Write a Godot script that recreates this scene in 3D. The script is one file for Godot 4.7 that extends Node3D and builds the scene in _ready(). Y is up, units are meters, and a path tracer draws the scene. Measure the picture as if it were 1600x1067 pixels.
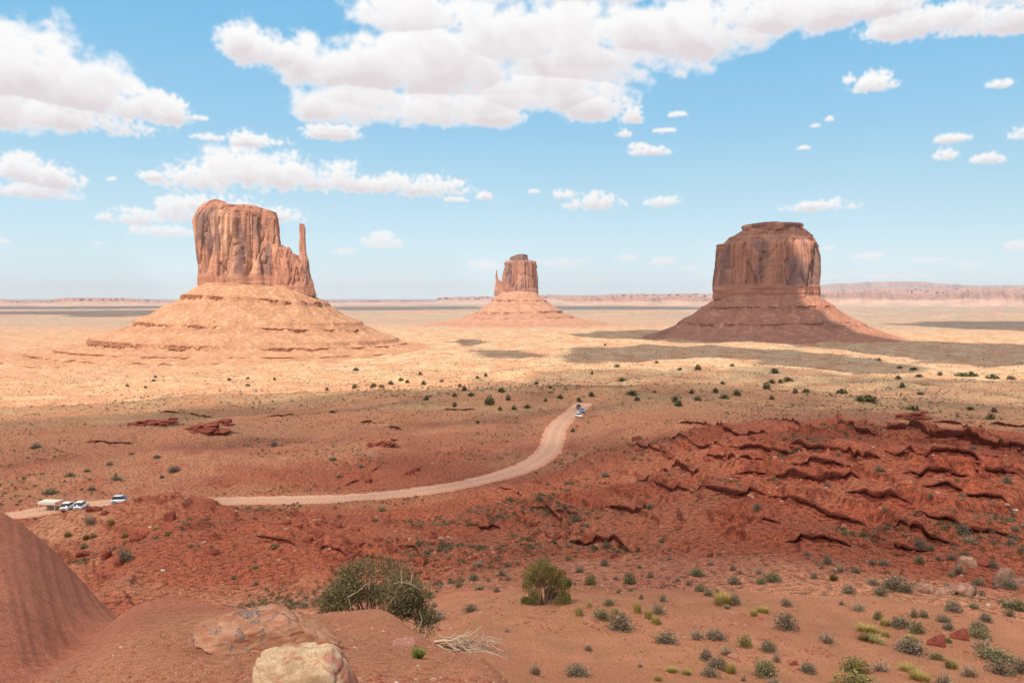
extends Node3D
# A desert valley with three sandstone buttes, seen from a rocky rim. Eye level is y = 0; the valley floor lies about 120 m lower.

const FOCAL := 1256.0            # focal length in pixels of the 1600 x 1067 photograph, used to lay the place out
const PITCH := 0.0521            # the camera looks down by this many radians
const SUN_TO := Vector3(-0.31, 0.80, 0.514)   # towards the sun: high, behind the viewer's left shoulder
const ROAD_Y := -45.0

var rng := RandomNumberGenerator.new()
var noise_wide := FastNoiseLite.new()
var noise_mid := FastNoiseLite.new()
var noise_fine := FastNoiseLite.new()
var noise_rock := FastNoiseLite.new()
var noise_ridge := FastNoiseLite.new()
var noise_tone := FastNoiseLite.new()
var noise_puff := FastNoiseLite.new()
var noise_crack := FastNoiseLite.new()
var noise_pillar := FastNoiseLite.new()
var names := {}
var mats := {}

# ------------------------------------------------------------------ helpers
func numbered(called: String) -> String:
	var n: int = names.get(called, 0)
	names[called] = n + 1
	return called if n == 0 else "%s_%03d" % [called, n]

func structure(o: Node3D, called: String) -> Node3D:
	o.name = numbered(called)
	o.set_meta("kind", "structure")
	add_child(o, true)
	return o

func thing(called: String, label: String, category: String, at := Vector3.ZERO, turn := 0.0, group := "") -> Node3D:
	var o := Node3D.new()
	o.name = numbered(called)
	add_child(o, true)
	o.position = at
	o.rotation.y = turn
	tag(o, label, category, group)
	return o

func tag(o: Node, label: String, category: String, group := "") -> void:
	o.set_meta("label", label)
	o.set_meta("category", category)
	if group:
		o.set_meta("group", group)

func part(called: String, mesh: Mesh, material: Material, parent: Node) -> MeshInstance3D:
	var o := MeshInstance3D.new()
	o.name = called
	o.mesh = mesh
	if material:
		o.material_override = material
	parent.add_child(o, true)
	return o

func single(called: String, mesh: Mesh, material: Material, label: String, category: String, group := "") -> MeshInstance3D:
	var o := MeshInstance3D.new()
	o.name = numbered(called)
	o.mesh = mesh
	o.material_override = material
	add_child(o, true)
	tag(o, label, category, group)
	return o

func mesh_of(v: PackedVector3Array, n: PackedVector3Array, c: PackedColorArray, idx: PackedInt32Array) -> ArrayMesh:
	var a := []
	a.resize(Mesh.ARRAY_MAX)
	a[Mesh.ARRAY_VERTEX] = v
	a[Mesh.ARRAY_NORMAL] = n
	if c.size():
		a[Mesh.ARRAY_COLOR] = c
	if idx.size():
		a[Mesh.ARRAY_INDEX] = idx
	var m := ArrayMesh.new()
	m.add_surface_from_arrays(Mesh.PRIMITIVE_TRIANGLES, a)
	return m

# rows x cols of points -> mesh with smooth normals; wrap closes each row into a ring
func grid_mesh(p: PackedVector3Array, rows: int, cols: int, c: PackedColorArray, wrap := false, flip := false) -> ArrayMesh:
	var n := PackedVector3Array()
	n.resize(p.size())
	var last := cols - 1
	for i in rows:
		var up := (mini(i + 1, rows - 1)) * cols
		var dn := (maxi(i - 1, 0)) * cols
		var r := i * cols
		for j in cols:
			var jr: int = (j + 1) % cols if wrap else mini(j + 1, last)
			var jl: int = (j + last) % cols if wrap else maxi(j - 1, 0)
			var w := (p[up + j] - p[dn + j]).cross(p[r + jr] - p[r + jl])
			var l := w.length()
			w = w / l if l > 1e-9 else Vector3.UP
			n[r + j] = -w if flip else w
	var idx := PackedInt32Array()
	var span: int = cols if wrap else last
	idx.resize((rows - 1) * span * 6)
	var k := 0
	for i in rows - 1:
		for j in span:
			var a := i * cols + j
			var b: int = i * cols + (j + 1) % cols
			var d := a + cols
			var e := b + cols
			if flip:
				idx[k] = a; idx[k + 1] = d; idx[k + 2] = b; idx[k + 3] = b; idx[k + 4] = d; idx[k + 5] = e
			else:
				idx[k] = a; idx[k + 1] = b; idx[k + 2] = d; idx[k + 3] = b; idx[k + 4] = e; idx[k + 5] = d
			k += 6
	return mesh_of(p, n, c, idx)

func sat(x: float) -> float:
	return clampf(x, 0.0, 1.0)

func step01(a: float, b: float, x: float) -> float:
	var t := clampf((x - a) / (b - a), 0.0, 1.0)
	return t * t * (3.0 - 2.0 * t)

func along(list: Array, x: float) -> float:      # piecewise linear through [[x, y], ...]
	if x <= list[0][0]:
		return list[0][1]
	for i in list.size() - 1:
		if x < list[i + 1][0]:
			var a: Array = list[i]
			var b: Array = list[i + 1]
			return lerpf(a[1], b[1], (x - a[0]) / (b[0] - a[0]))
	return list[-1][1]

func vertex_material(rough := 0.95) -> StandardMaterial3D:
	var m := StandardMaterial3D.new()
	m.vertex_color_use_as_albedo = true
	m.roughness = rough
	m.metallic_specular = 0.2
	return m

func plain(c: Color, rough := 0.8, metal := 0.0) -> StandardMaterial3D:   # c holds linear values
	var m := StandardMaterial3D.new()
	m.albedo_color = c.linear_to_srgb()
	m.roughness = rough
	m.metallic = metal
	return m

func noise_texture(freq: float, octaves: int, low: float, high: float, size := 512, sd := 5, normal := 0.0) -> NoiseTexture2D:
	var f := FastNoiseLite.new()
	f.seed = sd
	f.frequency = freq
	f.fractal_octaves = octaves
	var t := NoiseTexture2D.new()
	t.width = size
	t.height = size
	t.seamless = true
	t.noise = f
	if normal > 0.0:
		t.as_normal_map = true
		t.bump_strength = normal
	else:
		var g := Gradient.new()
		var most := lerpf(low, high, 0.82)
		g.offsets = PackedFloat32Array([0.22, 0.48, 0.8])
		g.colors = PackedColorArray([Color(low, low, low), Color(most, most, most), Color(high, high, high)])
		t.color_ramp = g
	return t

# direction of the sight line through a point of the photograph
func sight(px: float, py: float) -> Vector3:
	var v := Vector3(px - 800.0, -(py - 533.5), -FOCAL).normalized()
	return v.rotated(Vector3.RIGHT, -PITCH)

# ------------------------------------------------------------------ shape of the land
# Profiles of the land outward from the viewer, by bearing: [image column, then distance and height pairs]
const NEAR := [
	[-200, 2, -1.75, 5, -2.3, 7, -2.9, 8.5, -3.4, 10.5, -4.3, 24, -3.6, 40, -14, 60, -24, 80, -29, 110, -34, 140, -38, 165, -45, 200, -45.5, 250, -45.5, 330, -47, 430, -50],
	[0, 2, -1.75, 5, -2.4, 6.5, -2.9, 8, -3.4, 10.5, -4.55, 22, -4.9, 38, -15, 60, -24, 80, -29, 110, -33.5, 140, -37.5, 162, -44.8, 190, -45, 250, -45.5, 330, -46.5, 430, -50],
	[50, 2, -1.75, 5, -2.42, 7.2, -3.2, 9.7, -3.9, 12, -4.95, 22, -5.45, 38, -15.6, 60, -24, 80, -28.5, 109, -32.5, 139, -36.8, 161, -44.3, 188, -45, 250, -45.5, 330, -46.5, 430, -50],
	[100, 2, -1.75, 5, -2.44, 8, -3.5, 11.5, -4.5, 13.5, -5.5, 22, -6.4, 38, -16.6, 60, -24, 80, -28, 108, -31.5, 138, -36, 160, -43.8, 186, -45, 250, -45.5, 330, -46.5, 430, -50],
	[180, 2, -1.75, 5, -2.44, 9, -3.7, 14.5, -5.05, 16.5, -6.0, 22, -8.1, 38, -17.6, 60, -23.3, 78, -27, 105, -30.7, 136, -34.4, 158, -42.5, 183, -45, 250, -45.5, 330, -46.5, 430, -50],
	[240, 2, -1.75, 5, -2.44, 9.5, -3.85, 16, -5.4, 18.5, -6.9, 24, -11, 38, -18, 58, -23, 75, -26.5, 103, -29.9, 135, -33.4, 157, -41.5, 181, -45, 250, -45.5, 330, -46.5, 430, -50.5],
	[400, 2, -1.75, 5, -2.44, 8.5, -3.65, 14, -5.2, 16.5, -6.7, 24, -11.5, 38, -17, 58, -22.5, 70, -26, 100, -31, 140, -37, 162, -41.3, 178, -44.6, 250, -45.5, 330, -46.5, 430, -51],
	[600, 2, -1.75, 5, -2.44, 10, -4.3, 21, -7.9, 23.5, -9.6, 28, -13, 40, -17.5, 56, -21.8, 72, -26, 100, -31.5, 140, -38, 165, -42.5, 180, -44.6, 250, -45.2, 330, -46, 430, -50.5],
	[750, 2, -1.75, 4, -2.1, 6.5, -3.0, 9.5, -4.2, 11.5, -6, 20, -11, 34, -14.8, 50, -18.8, 70, -24, 100, -31, 140, -38, 170, -43, 195, -44.6, 250, -45, 330, -45.5, 430, -50],
	[850, 2, -1.75, 3.5, -2.0, 5, -2.7, 6.5, -3.5, 9, -5.5, 18, -10.5, 31, -14.9, 47, -18, 66, -22.5, 95, -29, 140, -36.5, 180, -41.5, 225, -44, 260, -44.6, 330, -45, 430, -50],
	[900, 2, -1.75, 3.5, -2.0, 5, -2.7, 6.5, -3.6, 9, -5.6, 18, -10.5, 31, -15.1, 45, -17.6, 62, -21.4, 90, -27.8, 130, -34.5, 170, -39, 220, -42.5, 265, -44.4, 330, -45, 430, -50],
	[1100, 2, -1.75, 3.5, -2.1, 5, -2.8, 6.5, -3.7, 9, -5.6, 18, -10.5, 31, -15.1, 45, -17.7, 62, -20.9, 80, -24.4, 105, -27.5, 140, -30, 180, -31.5, 230, -35, 300, -42, 430, -50],
	[1300, 2, -1.75, 3.5, -2.1, 5, -2.8, 6.5, -3.7, 9, -5.6, 18, -10.5, 31, -15.1, 45, -17.6, 62, -20.6, 78, -23.6, 100, -25.2, 130, -25.6, 165, -25.5, 195, -29, 300, -42, 430, -51],
	[1500, 2, -1.75, 3.5, -2.1, 5, -2.8, 6.5, -3.7, 9, -5.6, 18, -10.5, 31, -15.1, 45, -17.4, 62, -20.2, 80, -23.8, 100, -24.5, 120, -23.8, 142, -23.2, 165, -25, 300, -42, 430, -51],
	[1800, 2, -1.75, 3.5, -2.1, 5, -2.8, 6.5, -3.7, 9, -5.6, 18, -10.5, 31, -15.1, 45, -17.4, 62, -20.2, 80, -23.8, 100, -24.5, 120, -23.4, 142, -22.6, 165, -25, 300, -42, 430, -51],
]
const FAR := [520.0, -57.0, 700.0, -66.0, 1000.0, -80.0, 1500.0, -90.0, 2000.0, -96.0, 2600.0, -103.0, 3100.0, -108.0, 4700.0, -119.0, 9000.0, -125.0, 90000.0, -125.0]
const ROAD := [[-60, 812], [20, 805], [70, 797], [110, 791], [150, 787], [200, 785], [260, 784], [330, 783], [400, 781], [500, 780], [600, 774], [700, 761], [780, 744], [830, 726], [858, 706], [864, 688], [868, 670], [884, 653], [900, 641], [908, 634], [914, 630]]
const AZ_FROM := -40.0
const AZ_COUNT := 161            # every half degree
const LD_FROM := 0.6
const LD_STEP := 0.025
const LD_COUNT := 440
var land := PackedFloat32Array()
var road_xz := PackedVector2Array()
const ROAD_HALF := 3.9

func shape_land() -> void:
	land.resize(AZ_COUNT * LD_COUNT)
	var columns := []
	for a in AZ_COUNT:
		var px := 800.0 + FOCAL * tan(deg_to_rad(AZ_FROM + a * 0.5))
		var k := 0
		while k < NEAR.size() - 2 and px > NEAR[k + 1][0]:
			k += 1
		var t := sat((px - NEAR[k][0]) / (NEAR[k + 1][0] - NEAR[k][0]))
		var ld := PackedFloat32Array()
		var h := PackedFloat32Array()
		for i in range(1, NEAR[k].size(), 2):
			ld.append(lerpf(log(NEAR[k][i]), log(NEAR[k + 1][i]), t))
			h.append(lerpf(NEAR[k][i + 1], NEAR[k + 1][i + 1], t))
		for i in range(0, FAR.size(), 2):
			ld.append(log(FAR[i]))
			h.append(FAR[i + 1])
		var at := 0
		for b in LD_COUNT:
			var x := LD_FROM + b * LD_STEP
			while at < ld.size() - 2 and x > ld[at + 1]:
				at += 1
			# linear in true distance, so that lines of the land stay straight
			var s := sat((exp(x) - exp(ld[at])) / (exp(ld[at + 1]) - exp(ld[at])))
			land[a * LD_COUNT + b] = lerpf(h[at], h[at + 1], s)
	for pass_ in 2:
		var c := land.duplicate()
		for a in AZ_COUNT:
			for b in LD_COUNT:
				var o := a * LD_COUNT + b
				var l := maxi(a - 1, 0) * LD_COUNT + b
				var r := mini(a + 1, AZ_COUNT - 1) * LD_COUNT + b
				var u := a * LD_COUNT + mini(b + 1, LD_COUNT - 1)
				var d := a * LD_COUNT + maxi(b - 1, 0)
				land[o] = (c[o] * 2.0 + c[l] + c[r] + c[u] + c[d]) / 6.0
	for q in HUMMOCKS:
		var az := atan((q[0] - 800.0) / FOCAL)
		hummock_at.append([Vector2(sin(az), -cos(az)) * q[1], Vector2(sin(az), -cos(az)), q[2], q[3], q[4]])
	for pass_ in 4:              # soften the seams between the profiles
		var c := land.duplicate()
		for a in range(1, AZ_COUNT - 1):
			for b in LD_COUNT:
				var o := a * LD_COUNT + b
				land[o] = (c[o] * 2.0 + c[o - LD_COUNT] + c[o + LD_COUNT]) * 0.25
	for p in ROAD:
		var v := sight(p[0], p[1])
		var s: float = ROAD_Y / v.y
		road_xz.append(Vector2(v.x * s, v.z * s))
	# round the bends
	for pass_ in 2:
		var r := PackedVector2Array()
		r.append(road_xz[0])
		for i in road_xz.size() - 1:
			r.append(road_xz[i].lerp(road_xz[i + 1], 0.25))
			r.append(road_xz[i].lerp(road_xz[i + 1], 0.75))
		r.append(road_xz[-1])
		road_xz = r

func road_distance(x: float, z: float) -> float:
	var p := Vector2(x, z)
	var best := 1e9
	for i in road_xz.size() - 1:
		var a := road_xz[i]
		var e := road_xz[i + 1] - a
		var q := a + e * clampf((p - a).dot(e) / e.length_squared(), 0.0, 1.0)
		best = minf(best, p.distance_squared_to(q))
	return sqrt(best)

# single hummocks: image column, distance, half width, half depth, height
const HUMMOCKS := [[285, 132, 13, 16, 1.2], [192, 142, 9, 14, -1.7], [112, 136, 11, 12, 1.9], [330, 132, 12, 14, 1.6], [35, 134, 15, 14, 2.0], [300, 285, 14, 9, 3.4], [215, 300, 22, 12, 2.0], [600, 262, 9, 7, 1.8], [780, 172, 10, 8, 2.2], [1080, 455, 34, 26, 5.0], [760, 420, 60, 40, 4.0], [1190, 150, 22, 14, 2.0], [1330, 120, 20, 12, 1.6], [960, 120, 14, 10, 1.2], [820, 130, 16, 10, 2.0], [440, 105, 13, 12, 2.2], [560, 95, 12, 10, 1.6], [1330, 300, 40, 20, 4.0], [1420, 104, 9, 7, 1.6], [1520, 112, 10, 8, 1.8], [1250, 104, 9, 7, 1.4], [1130, 112, 10, 8, 1.5], [1040, 138, 12, 9, 1.6], [1600, 96, 9, 7, 1.4], [1080, 182, 16, 10, 2.0]]
var hummock_at := []

var steps_in_land := []       # [bearing from, bearing to, [[bearing, distance], ...], rise]

var riser := 0.0                 # set by height(): 1 on the broken edge of a rock layer
var hill := 0.0                  # set by height(): how much the red layered badlands show here

func height(x: float, z: float) -> float:
	var d := sqrt(x * x + z * z)
	var az := rad_to_deg(atan2(x, -z))
	var u := clampf((az - AZ_FROM) * 2.0, 0.0, AZ_COUNT - 1.001)
	var v := clampf((log(maxf(d, 1.9)) - LD_FROM) / LD_STEP, 0.0, LD_COUNT - 1.001)
	var a := int(u)
	var b := int(v)
	var fu := u - a
	var fv := v - b
	var o := a * LD_COUNT + b
	var h := lerpf(lerpf(land[o], land[o + 1], fv), lerpf(land[o + LD_COUNT], land[o + LD_COUNT + 1], fv), fu)
	var side := absf(az)
	if side > 50.0:              # the rim goes on behind the viewer
		h = lerpf(h, maxf(h, -1.9 - d * 0.01), step01(55.0, 100.0, side))
	riser = 0.0
	hill = 0.0
	var w := noise_wide.get_noise_2d(x, z)
	var m := noise_mid.get_noise_2d(x, z)
	if d < 30.0:
		var k := step01(3.0, 30.0, d)
		if az < -10.0:             # faint bedding on the clay mounds
			h += noise_rock.get_noise_2d(h * 70.0 + m * 8.0, x * 0.6 + z * 0.2) * 0.035 * step01(7.0, 10.0, d) * step01(-10.0, -16.0, az)
		return h + m * 0.25 * k * k + noise_fine.get_noise_2d(x, z) * (0.035 + 0.12 * k * k)
	if d > 600.0:
		var k := 1.0 - step01(600.0, 5000.0, d) * 0.75
		h -= 10.0 * step01(-5.0, -13.0, az) * step01(600.0, 1050.0, d) * (1.0 - step01(1700.0, 3000.0, d))
		return h + w * 7.0 * k + m * 1.6 * k
	var ridge := noise_ridge.get_noise_2d(x, z)
	hill = step01(66.0, 84.0, d + w * 10.0 + m * 5.0) * (1.0 - step01(175.0, 260.0, d + w * 25.0))
	hill *= lerpf(0.75, 1.0, step01(-5.0, 8.0, az)) * (1.0 - 0.65 * step01(0.15, 0.6, noise_tone.get_noise_2d(x * 0.6, z * 0.6)) * step01(8.0, -6.0, az))
	var grow := step01(30.0, 110.0, d) * step01(30.0, 34.0, d)
	h += w * 1.6 * grow + m * (0.25 + 0.15 * step01(30.0, 40.0, d) + 0.75 * grow) + (ridge - 0.1) * 1.7 * hill
	h += noise_fine.get_noise_2d(x, z) * (0.2 + 0.2 * hill)
	h += noise_fine.get_noise_2d(x * 0.6, z * 0.6 + 70.0) * 0.55 * step01(140.0, 200.0, d) * (1.0 - step01(450.0, 600.0, d))
	if d > 260.0:
		h += w * 3.0 * step01(260.0, 600.0, d)
	if d > 80.0:
		for q in hummock_at:
			var to: Vector2 = Vector2(x, z) - q[0]
			var e: float = pow(to.dot(q[1]) / q[3], 2.0) + pow(to.cross(q[1]) / q[2], 2.0)
			if e < 5.0:
				h += q[4] * exp(-e)
	if hill > 0.05:
		var s := 1.7
		var q := (h + w * 1.4 + m * 0.3) / s
		var f := q - floorf(q)
		var g := 0.42 * f / 0.92 if f < 0.92 else 0.42 + 0.58 * (f - 0.92) / 0.08
		h += (g - f) * s * hill * 0.75
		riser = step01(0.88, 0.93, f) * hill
	for q in steps_in_land:
		if az > q[0] and az < q[1]:
			var back: float = d - along(q[2], az)
			if back > 0.0 and back < 15.0:
				h += q[3] * step01(0.0, 1.8, back) * (1.0 - back / 15.0) * minf(1.0, minf(az - q[0], q[1] - az) / 0.35)
	if d > 145.0 and d < 420.0 and az > -40.0 and az < 14.0:
		var r := road_distance(x, z)
		if r < 22.0:
			var k := 1.0 - step01(ROAD_HALF + 1.2, 20.0, r)
			var bank := step01(ROAD_HALF + 0.2, ROAD_HALF + 1.4, r) * (1.0 - step01(ROAD_HALF + 1.4, 9.0, r)) * (0.5 + 0.5 * m)
			h = lerpf(h, ROAD_Y - 0.22, k) + bank
			riser *= 1.0 - k
			hill *= 1.0 - k * 0.7
	return h

# the point of the land that a spot of the photograph shows
func ground_at(px: float, py: float) -> Vector3:
	var v := sight(px, py)
	var s := 2.0
	var before := s
	while s < 40000.0:
		var p := v * s
		if p.y < height(p.x, p.z):
			break
		before = s
		s *= 1.012
	for i in 12:
		var mid := (before + s) * 0.5
		var p := v * mid
		if p.y < height(p.x, p.z):
			s = mid
		else:
			before = mid
	var q := v * s
	q.y = height(q.x, q.z)
	return q

# soils, as linear base colours
const CLAY := Color(0.46, 0.145, 0.082)
const ROSE := Color(0.56, 0.215, 0.135)
const SAND := Color(0.64, 0.285, 0.16)
const RED := Color(0.455, 0.115, 0.06)
const ROCK := Color(0.215, 0.052, 0.034)  # maroon rock, deepened so its colour also carries shade the ledges lack
const TAN := Color(0.62, 0.41, 0.25)
const STRAW := Color(0.60, 0.42, 0.225)
const ORANGE := Color(0.58, 0.31, 0.175)
const SAGE := Color(0.36, 0.30, 0.215)
const PINK := Color(0.52, 0.28, 0.20)

func soil(x: float, z: float, h: float, steep: float) -> Color:
	var d := sqrt(x * x + z * z)
	var az := rad_to_deg(atan2(x, -z))
	var t := noise_tone.get_noise_2d(x, z)
	var m := noise_mid.get_noise_2d(x * 1.7 + 300.0, z * 1.7)
	var f := noise_fine.get_noise_2d(x * 2.0, z * 2.0 + 90.0) if d < 500.0 else noise_fine.get_noise_2d(x * 0.16, z * 0.16 + 90.0)
	var c: Color
	if d < 600.0:
		c = SAND.lerp(ROSE, step01(-0.3, 0.4, t))
		if d < 34.0:
			# smooth clay mound on the left, stony sand round the boulders
			var mound := step01(-13.0, -20.0, az + m * 3.0) * step01(7.5, 10.0, d + f * 1.5 - (az + 33.0) * 0.32)
			c = c.lerp(ROSE, mound)
			c = c.lerp(CLAY, sat(0.25 + f * 0.6) * 0.45 * (1.0 - mound))
		else:
			var wet := step01(-0.25, 0.35, t + m * 0.5)
			c = c.lerp(RED, sat(hill * 1.35) * lerpf(0.65, 1.0, wet) * step01(-26.0, -8.0, az + t * 10.0 + 12.0 * hill))
			c = c.lerp(RED.lerp(CLAY, 0.5), 0.85 * step01(52.0, 70.0, d + m * 8.0) * (1.0 - step01(150.0, 176.0, d + m * 8.0)) * step01(-0.45, 0.1, t + m * 0.6) * step01(6.0, -2.0, az))
			c = c.lerp(CLAY, 0.6 * step01(0.05, 0.4, t) * step01(30.0, 60.0, d) * (1.0 - step01(220.0, 330.0, d)))
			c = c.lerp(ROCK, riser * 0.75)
			c = c.lerp(CLAY, 0.55 * step01(0.08, 0.35, m + f * 0.5) * step01(150.0, 190.0, d) * (1.0 - step01(300.0, 420.0, d)))
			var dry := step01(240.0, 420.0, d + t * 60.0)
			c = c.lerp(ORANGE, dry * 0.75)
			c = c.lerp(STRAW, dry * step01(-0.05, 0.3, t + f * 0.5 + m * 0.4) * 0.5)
	else:
		var warm := step01(600.0, 1100.0, d)
		c = ORANGE.lerp(STRAW, step01(-0.15, 0.25, t + m * 0.4) * 0.7)
		c = c.lerp(TAN, warm * step01(-0.3, 0.3, t))
		c = c.lerp(ORANGE, step01(-10.0, -18.0, az + t * 6.0) * step01(800.0, 1100.0, d) * 0.7)
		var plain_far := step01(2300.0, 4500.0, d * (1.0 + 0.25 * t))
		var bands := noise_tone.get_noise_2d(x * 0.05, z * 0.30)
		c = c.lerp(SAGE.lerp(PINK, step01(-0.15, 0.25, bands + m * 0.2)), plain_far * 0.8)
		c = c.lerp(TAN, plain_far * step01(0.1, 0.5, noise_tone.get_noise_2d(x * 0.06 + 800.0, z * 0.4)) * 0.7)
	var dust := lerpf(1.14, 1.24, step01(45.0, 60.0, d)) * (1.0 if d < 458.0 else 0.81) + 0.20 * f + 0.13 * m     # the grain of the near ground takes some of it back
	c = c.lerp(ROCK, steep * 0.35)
	return Color(c.r * dust, c.g * dust, c.b * dust)

func build_ground() -> void:
	var azs := PackedFloat32Array()
	var a := -37.5
	while a < 37.5:
		azs.append(a)
		a += 0.112
	var gap := 0.2
	while a < 322.0:
		azs.append(a)
		a += gap
		gap = minf(gap * 1.25, 6.0) if a < 180.0 else maxf(0.2, minf(6.0, (322.0 - a) * 0.2))
	var ds := PackedFloat32Array()
	var d := 1.6
	while d < 32000.0:
		ds.append(d)
		d *= 1.012 if d < 20.0 else 1.0078 if d < 450.0 else 1.017 if d < 6000.0 else 1.06
	ds.append(34000.0)
	var cols := azs.size()
	var rows := ds.size()
	var sn := PackedFloat32Array()
	var cs := PackedFloat32Array()
	for j in cols:
		sn.append(sin(deg_to_rad(azs[j])))
		cs.append(-cos(deg_to_rad(azs[j])))
	var p := PackedVector3Array()
	var c := PackedColorArray()
	p.resize(rows * cols)
	c.resize(rows * cols)
	var k := 0
	for i in rows:
		var r := ds[i]
		for j in cols:
			var x := sn[j] * r
			var z := cs[j] * r
			var h := height(x, z)
			p[k] = Vector3(x, h, z)
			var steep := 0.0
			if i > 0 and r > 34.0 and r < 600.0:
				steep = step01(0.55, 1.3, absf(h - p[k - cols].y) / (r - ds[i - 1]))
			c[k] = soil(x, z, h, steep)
			k += 1
	# one sheet in three bands of tessellation, each with a grain of its own size
	var mesh := ArrayMesh.new()
	var cuts := [0]
	for i in rows:
		if cuts.size() == 1 and ds[i] > 55.0 or cuts.size() == 2 and ds[i] > 460.0:
			cuts.append(i)
	cuts.append(rows - 1)
	for s in 3:
		var lo: int = cuts[s]
		var hi: int = cuts[s + 1]
		var part_mesh := grid_mesh(p.slice(lo * cols, (hi + 1) * cols), hi - lo + 1, cols, c.slice(lo * cols, (hi + 1) * cols), true, true)
		mesh.add_surface_from_arrays(Mesh.PRIMITIVE_TRIANGLES, part_mesh.surface_get_arrays(0))
		mesh.surface_set_material(s, mats["ground%d" % s])
	var o := MeshInstance3D.new()
	o.mesh = mesh
	structure(o, "ground")
	print("ground ", rows, " x ", cols)

func build_road() -> void:
	var p := PackedVector3Array()
	var c := PackedColorArray()
	var across := 15
	var pts := PackedVector2Array()
	for i in road_xz.size() - 1:
		var n := maxi(1, int(road_xz[i].distance_to(road_xz[i + 1]) / 1.2))
		for k in n:
			pts.append(road_xz[i].lerp(road_xz[i + 1], float(k) / n))
	for i in pts.size():
		var dir := (pts[mini(i + 1, pts.size() - 1)] - pts[maxi(i - 1, 0)]).normalized()
		var side := Vector2(-dir.y, dir.x)
		for j in across:
			var s := (float(j) / (across - 1) * 2.0 - 1.0)
			var q := pts[i] + side * s * (ROAD_HALF + noise_fine.get_noise_2d(pts[i].x * 2.0, pts[i].y * 2.0 + j * 0.1) * 1.3)
			var y := ROAD_Y + 0.03 - 0.02 * absf(s) + noise_fine.get_noise_2d(q.x * 3.0, q.y * 3.0) * 0.03 - (0.2 if absf(s) > 0.99 else 0.0)
			p.append(Vector3(q.x, y, q.y))
			var track := exp(-pow((absf(s) - 0.42) / 0.13, 2.0)) * 0.16
			var w := 1.0 + 0.12 * noise_tone.get_noise_2d(q.x * 3.0, q.y * 3.0) + track
			c.append(Color(0.60 * w, 0.345 * w, 0.235 * w).lerp(soil(q.x, q.y, y, 0.0), 0.6 * step01(0.6, 1.0, absf(s) + 0.25 * noise_fine.get_noise_2d(q.x * 1.5, q.y * 1.5))))
	var o := MeshInstance3D.new()
	o.mesh = grid_mesh(p, pts.size(), across, c, false, true)
	o.material_override = mats.road
	structure(o, "dirt_road")

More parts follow.
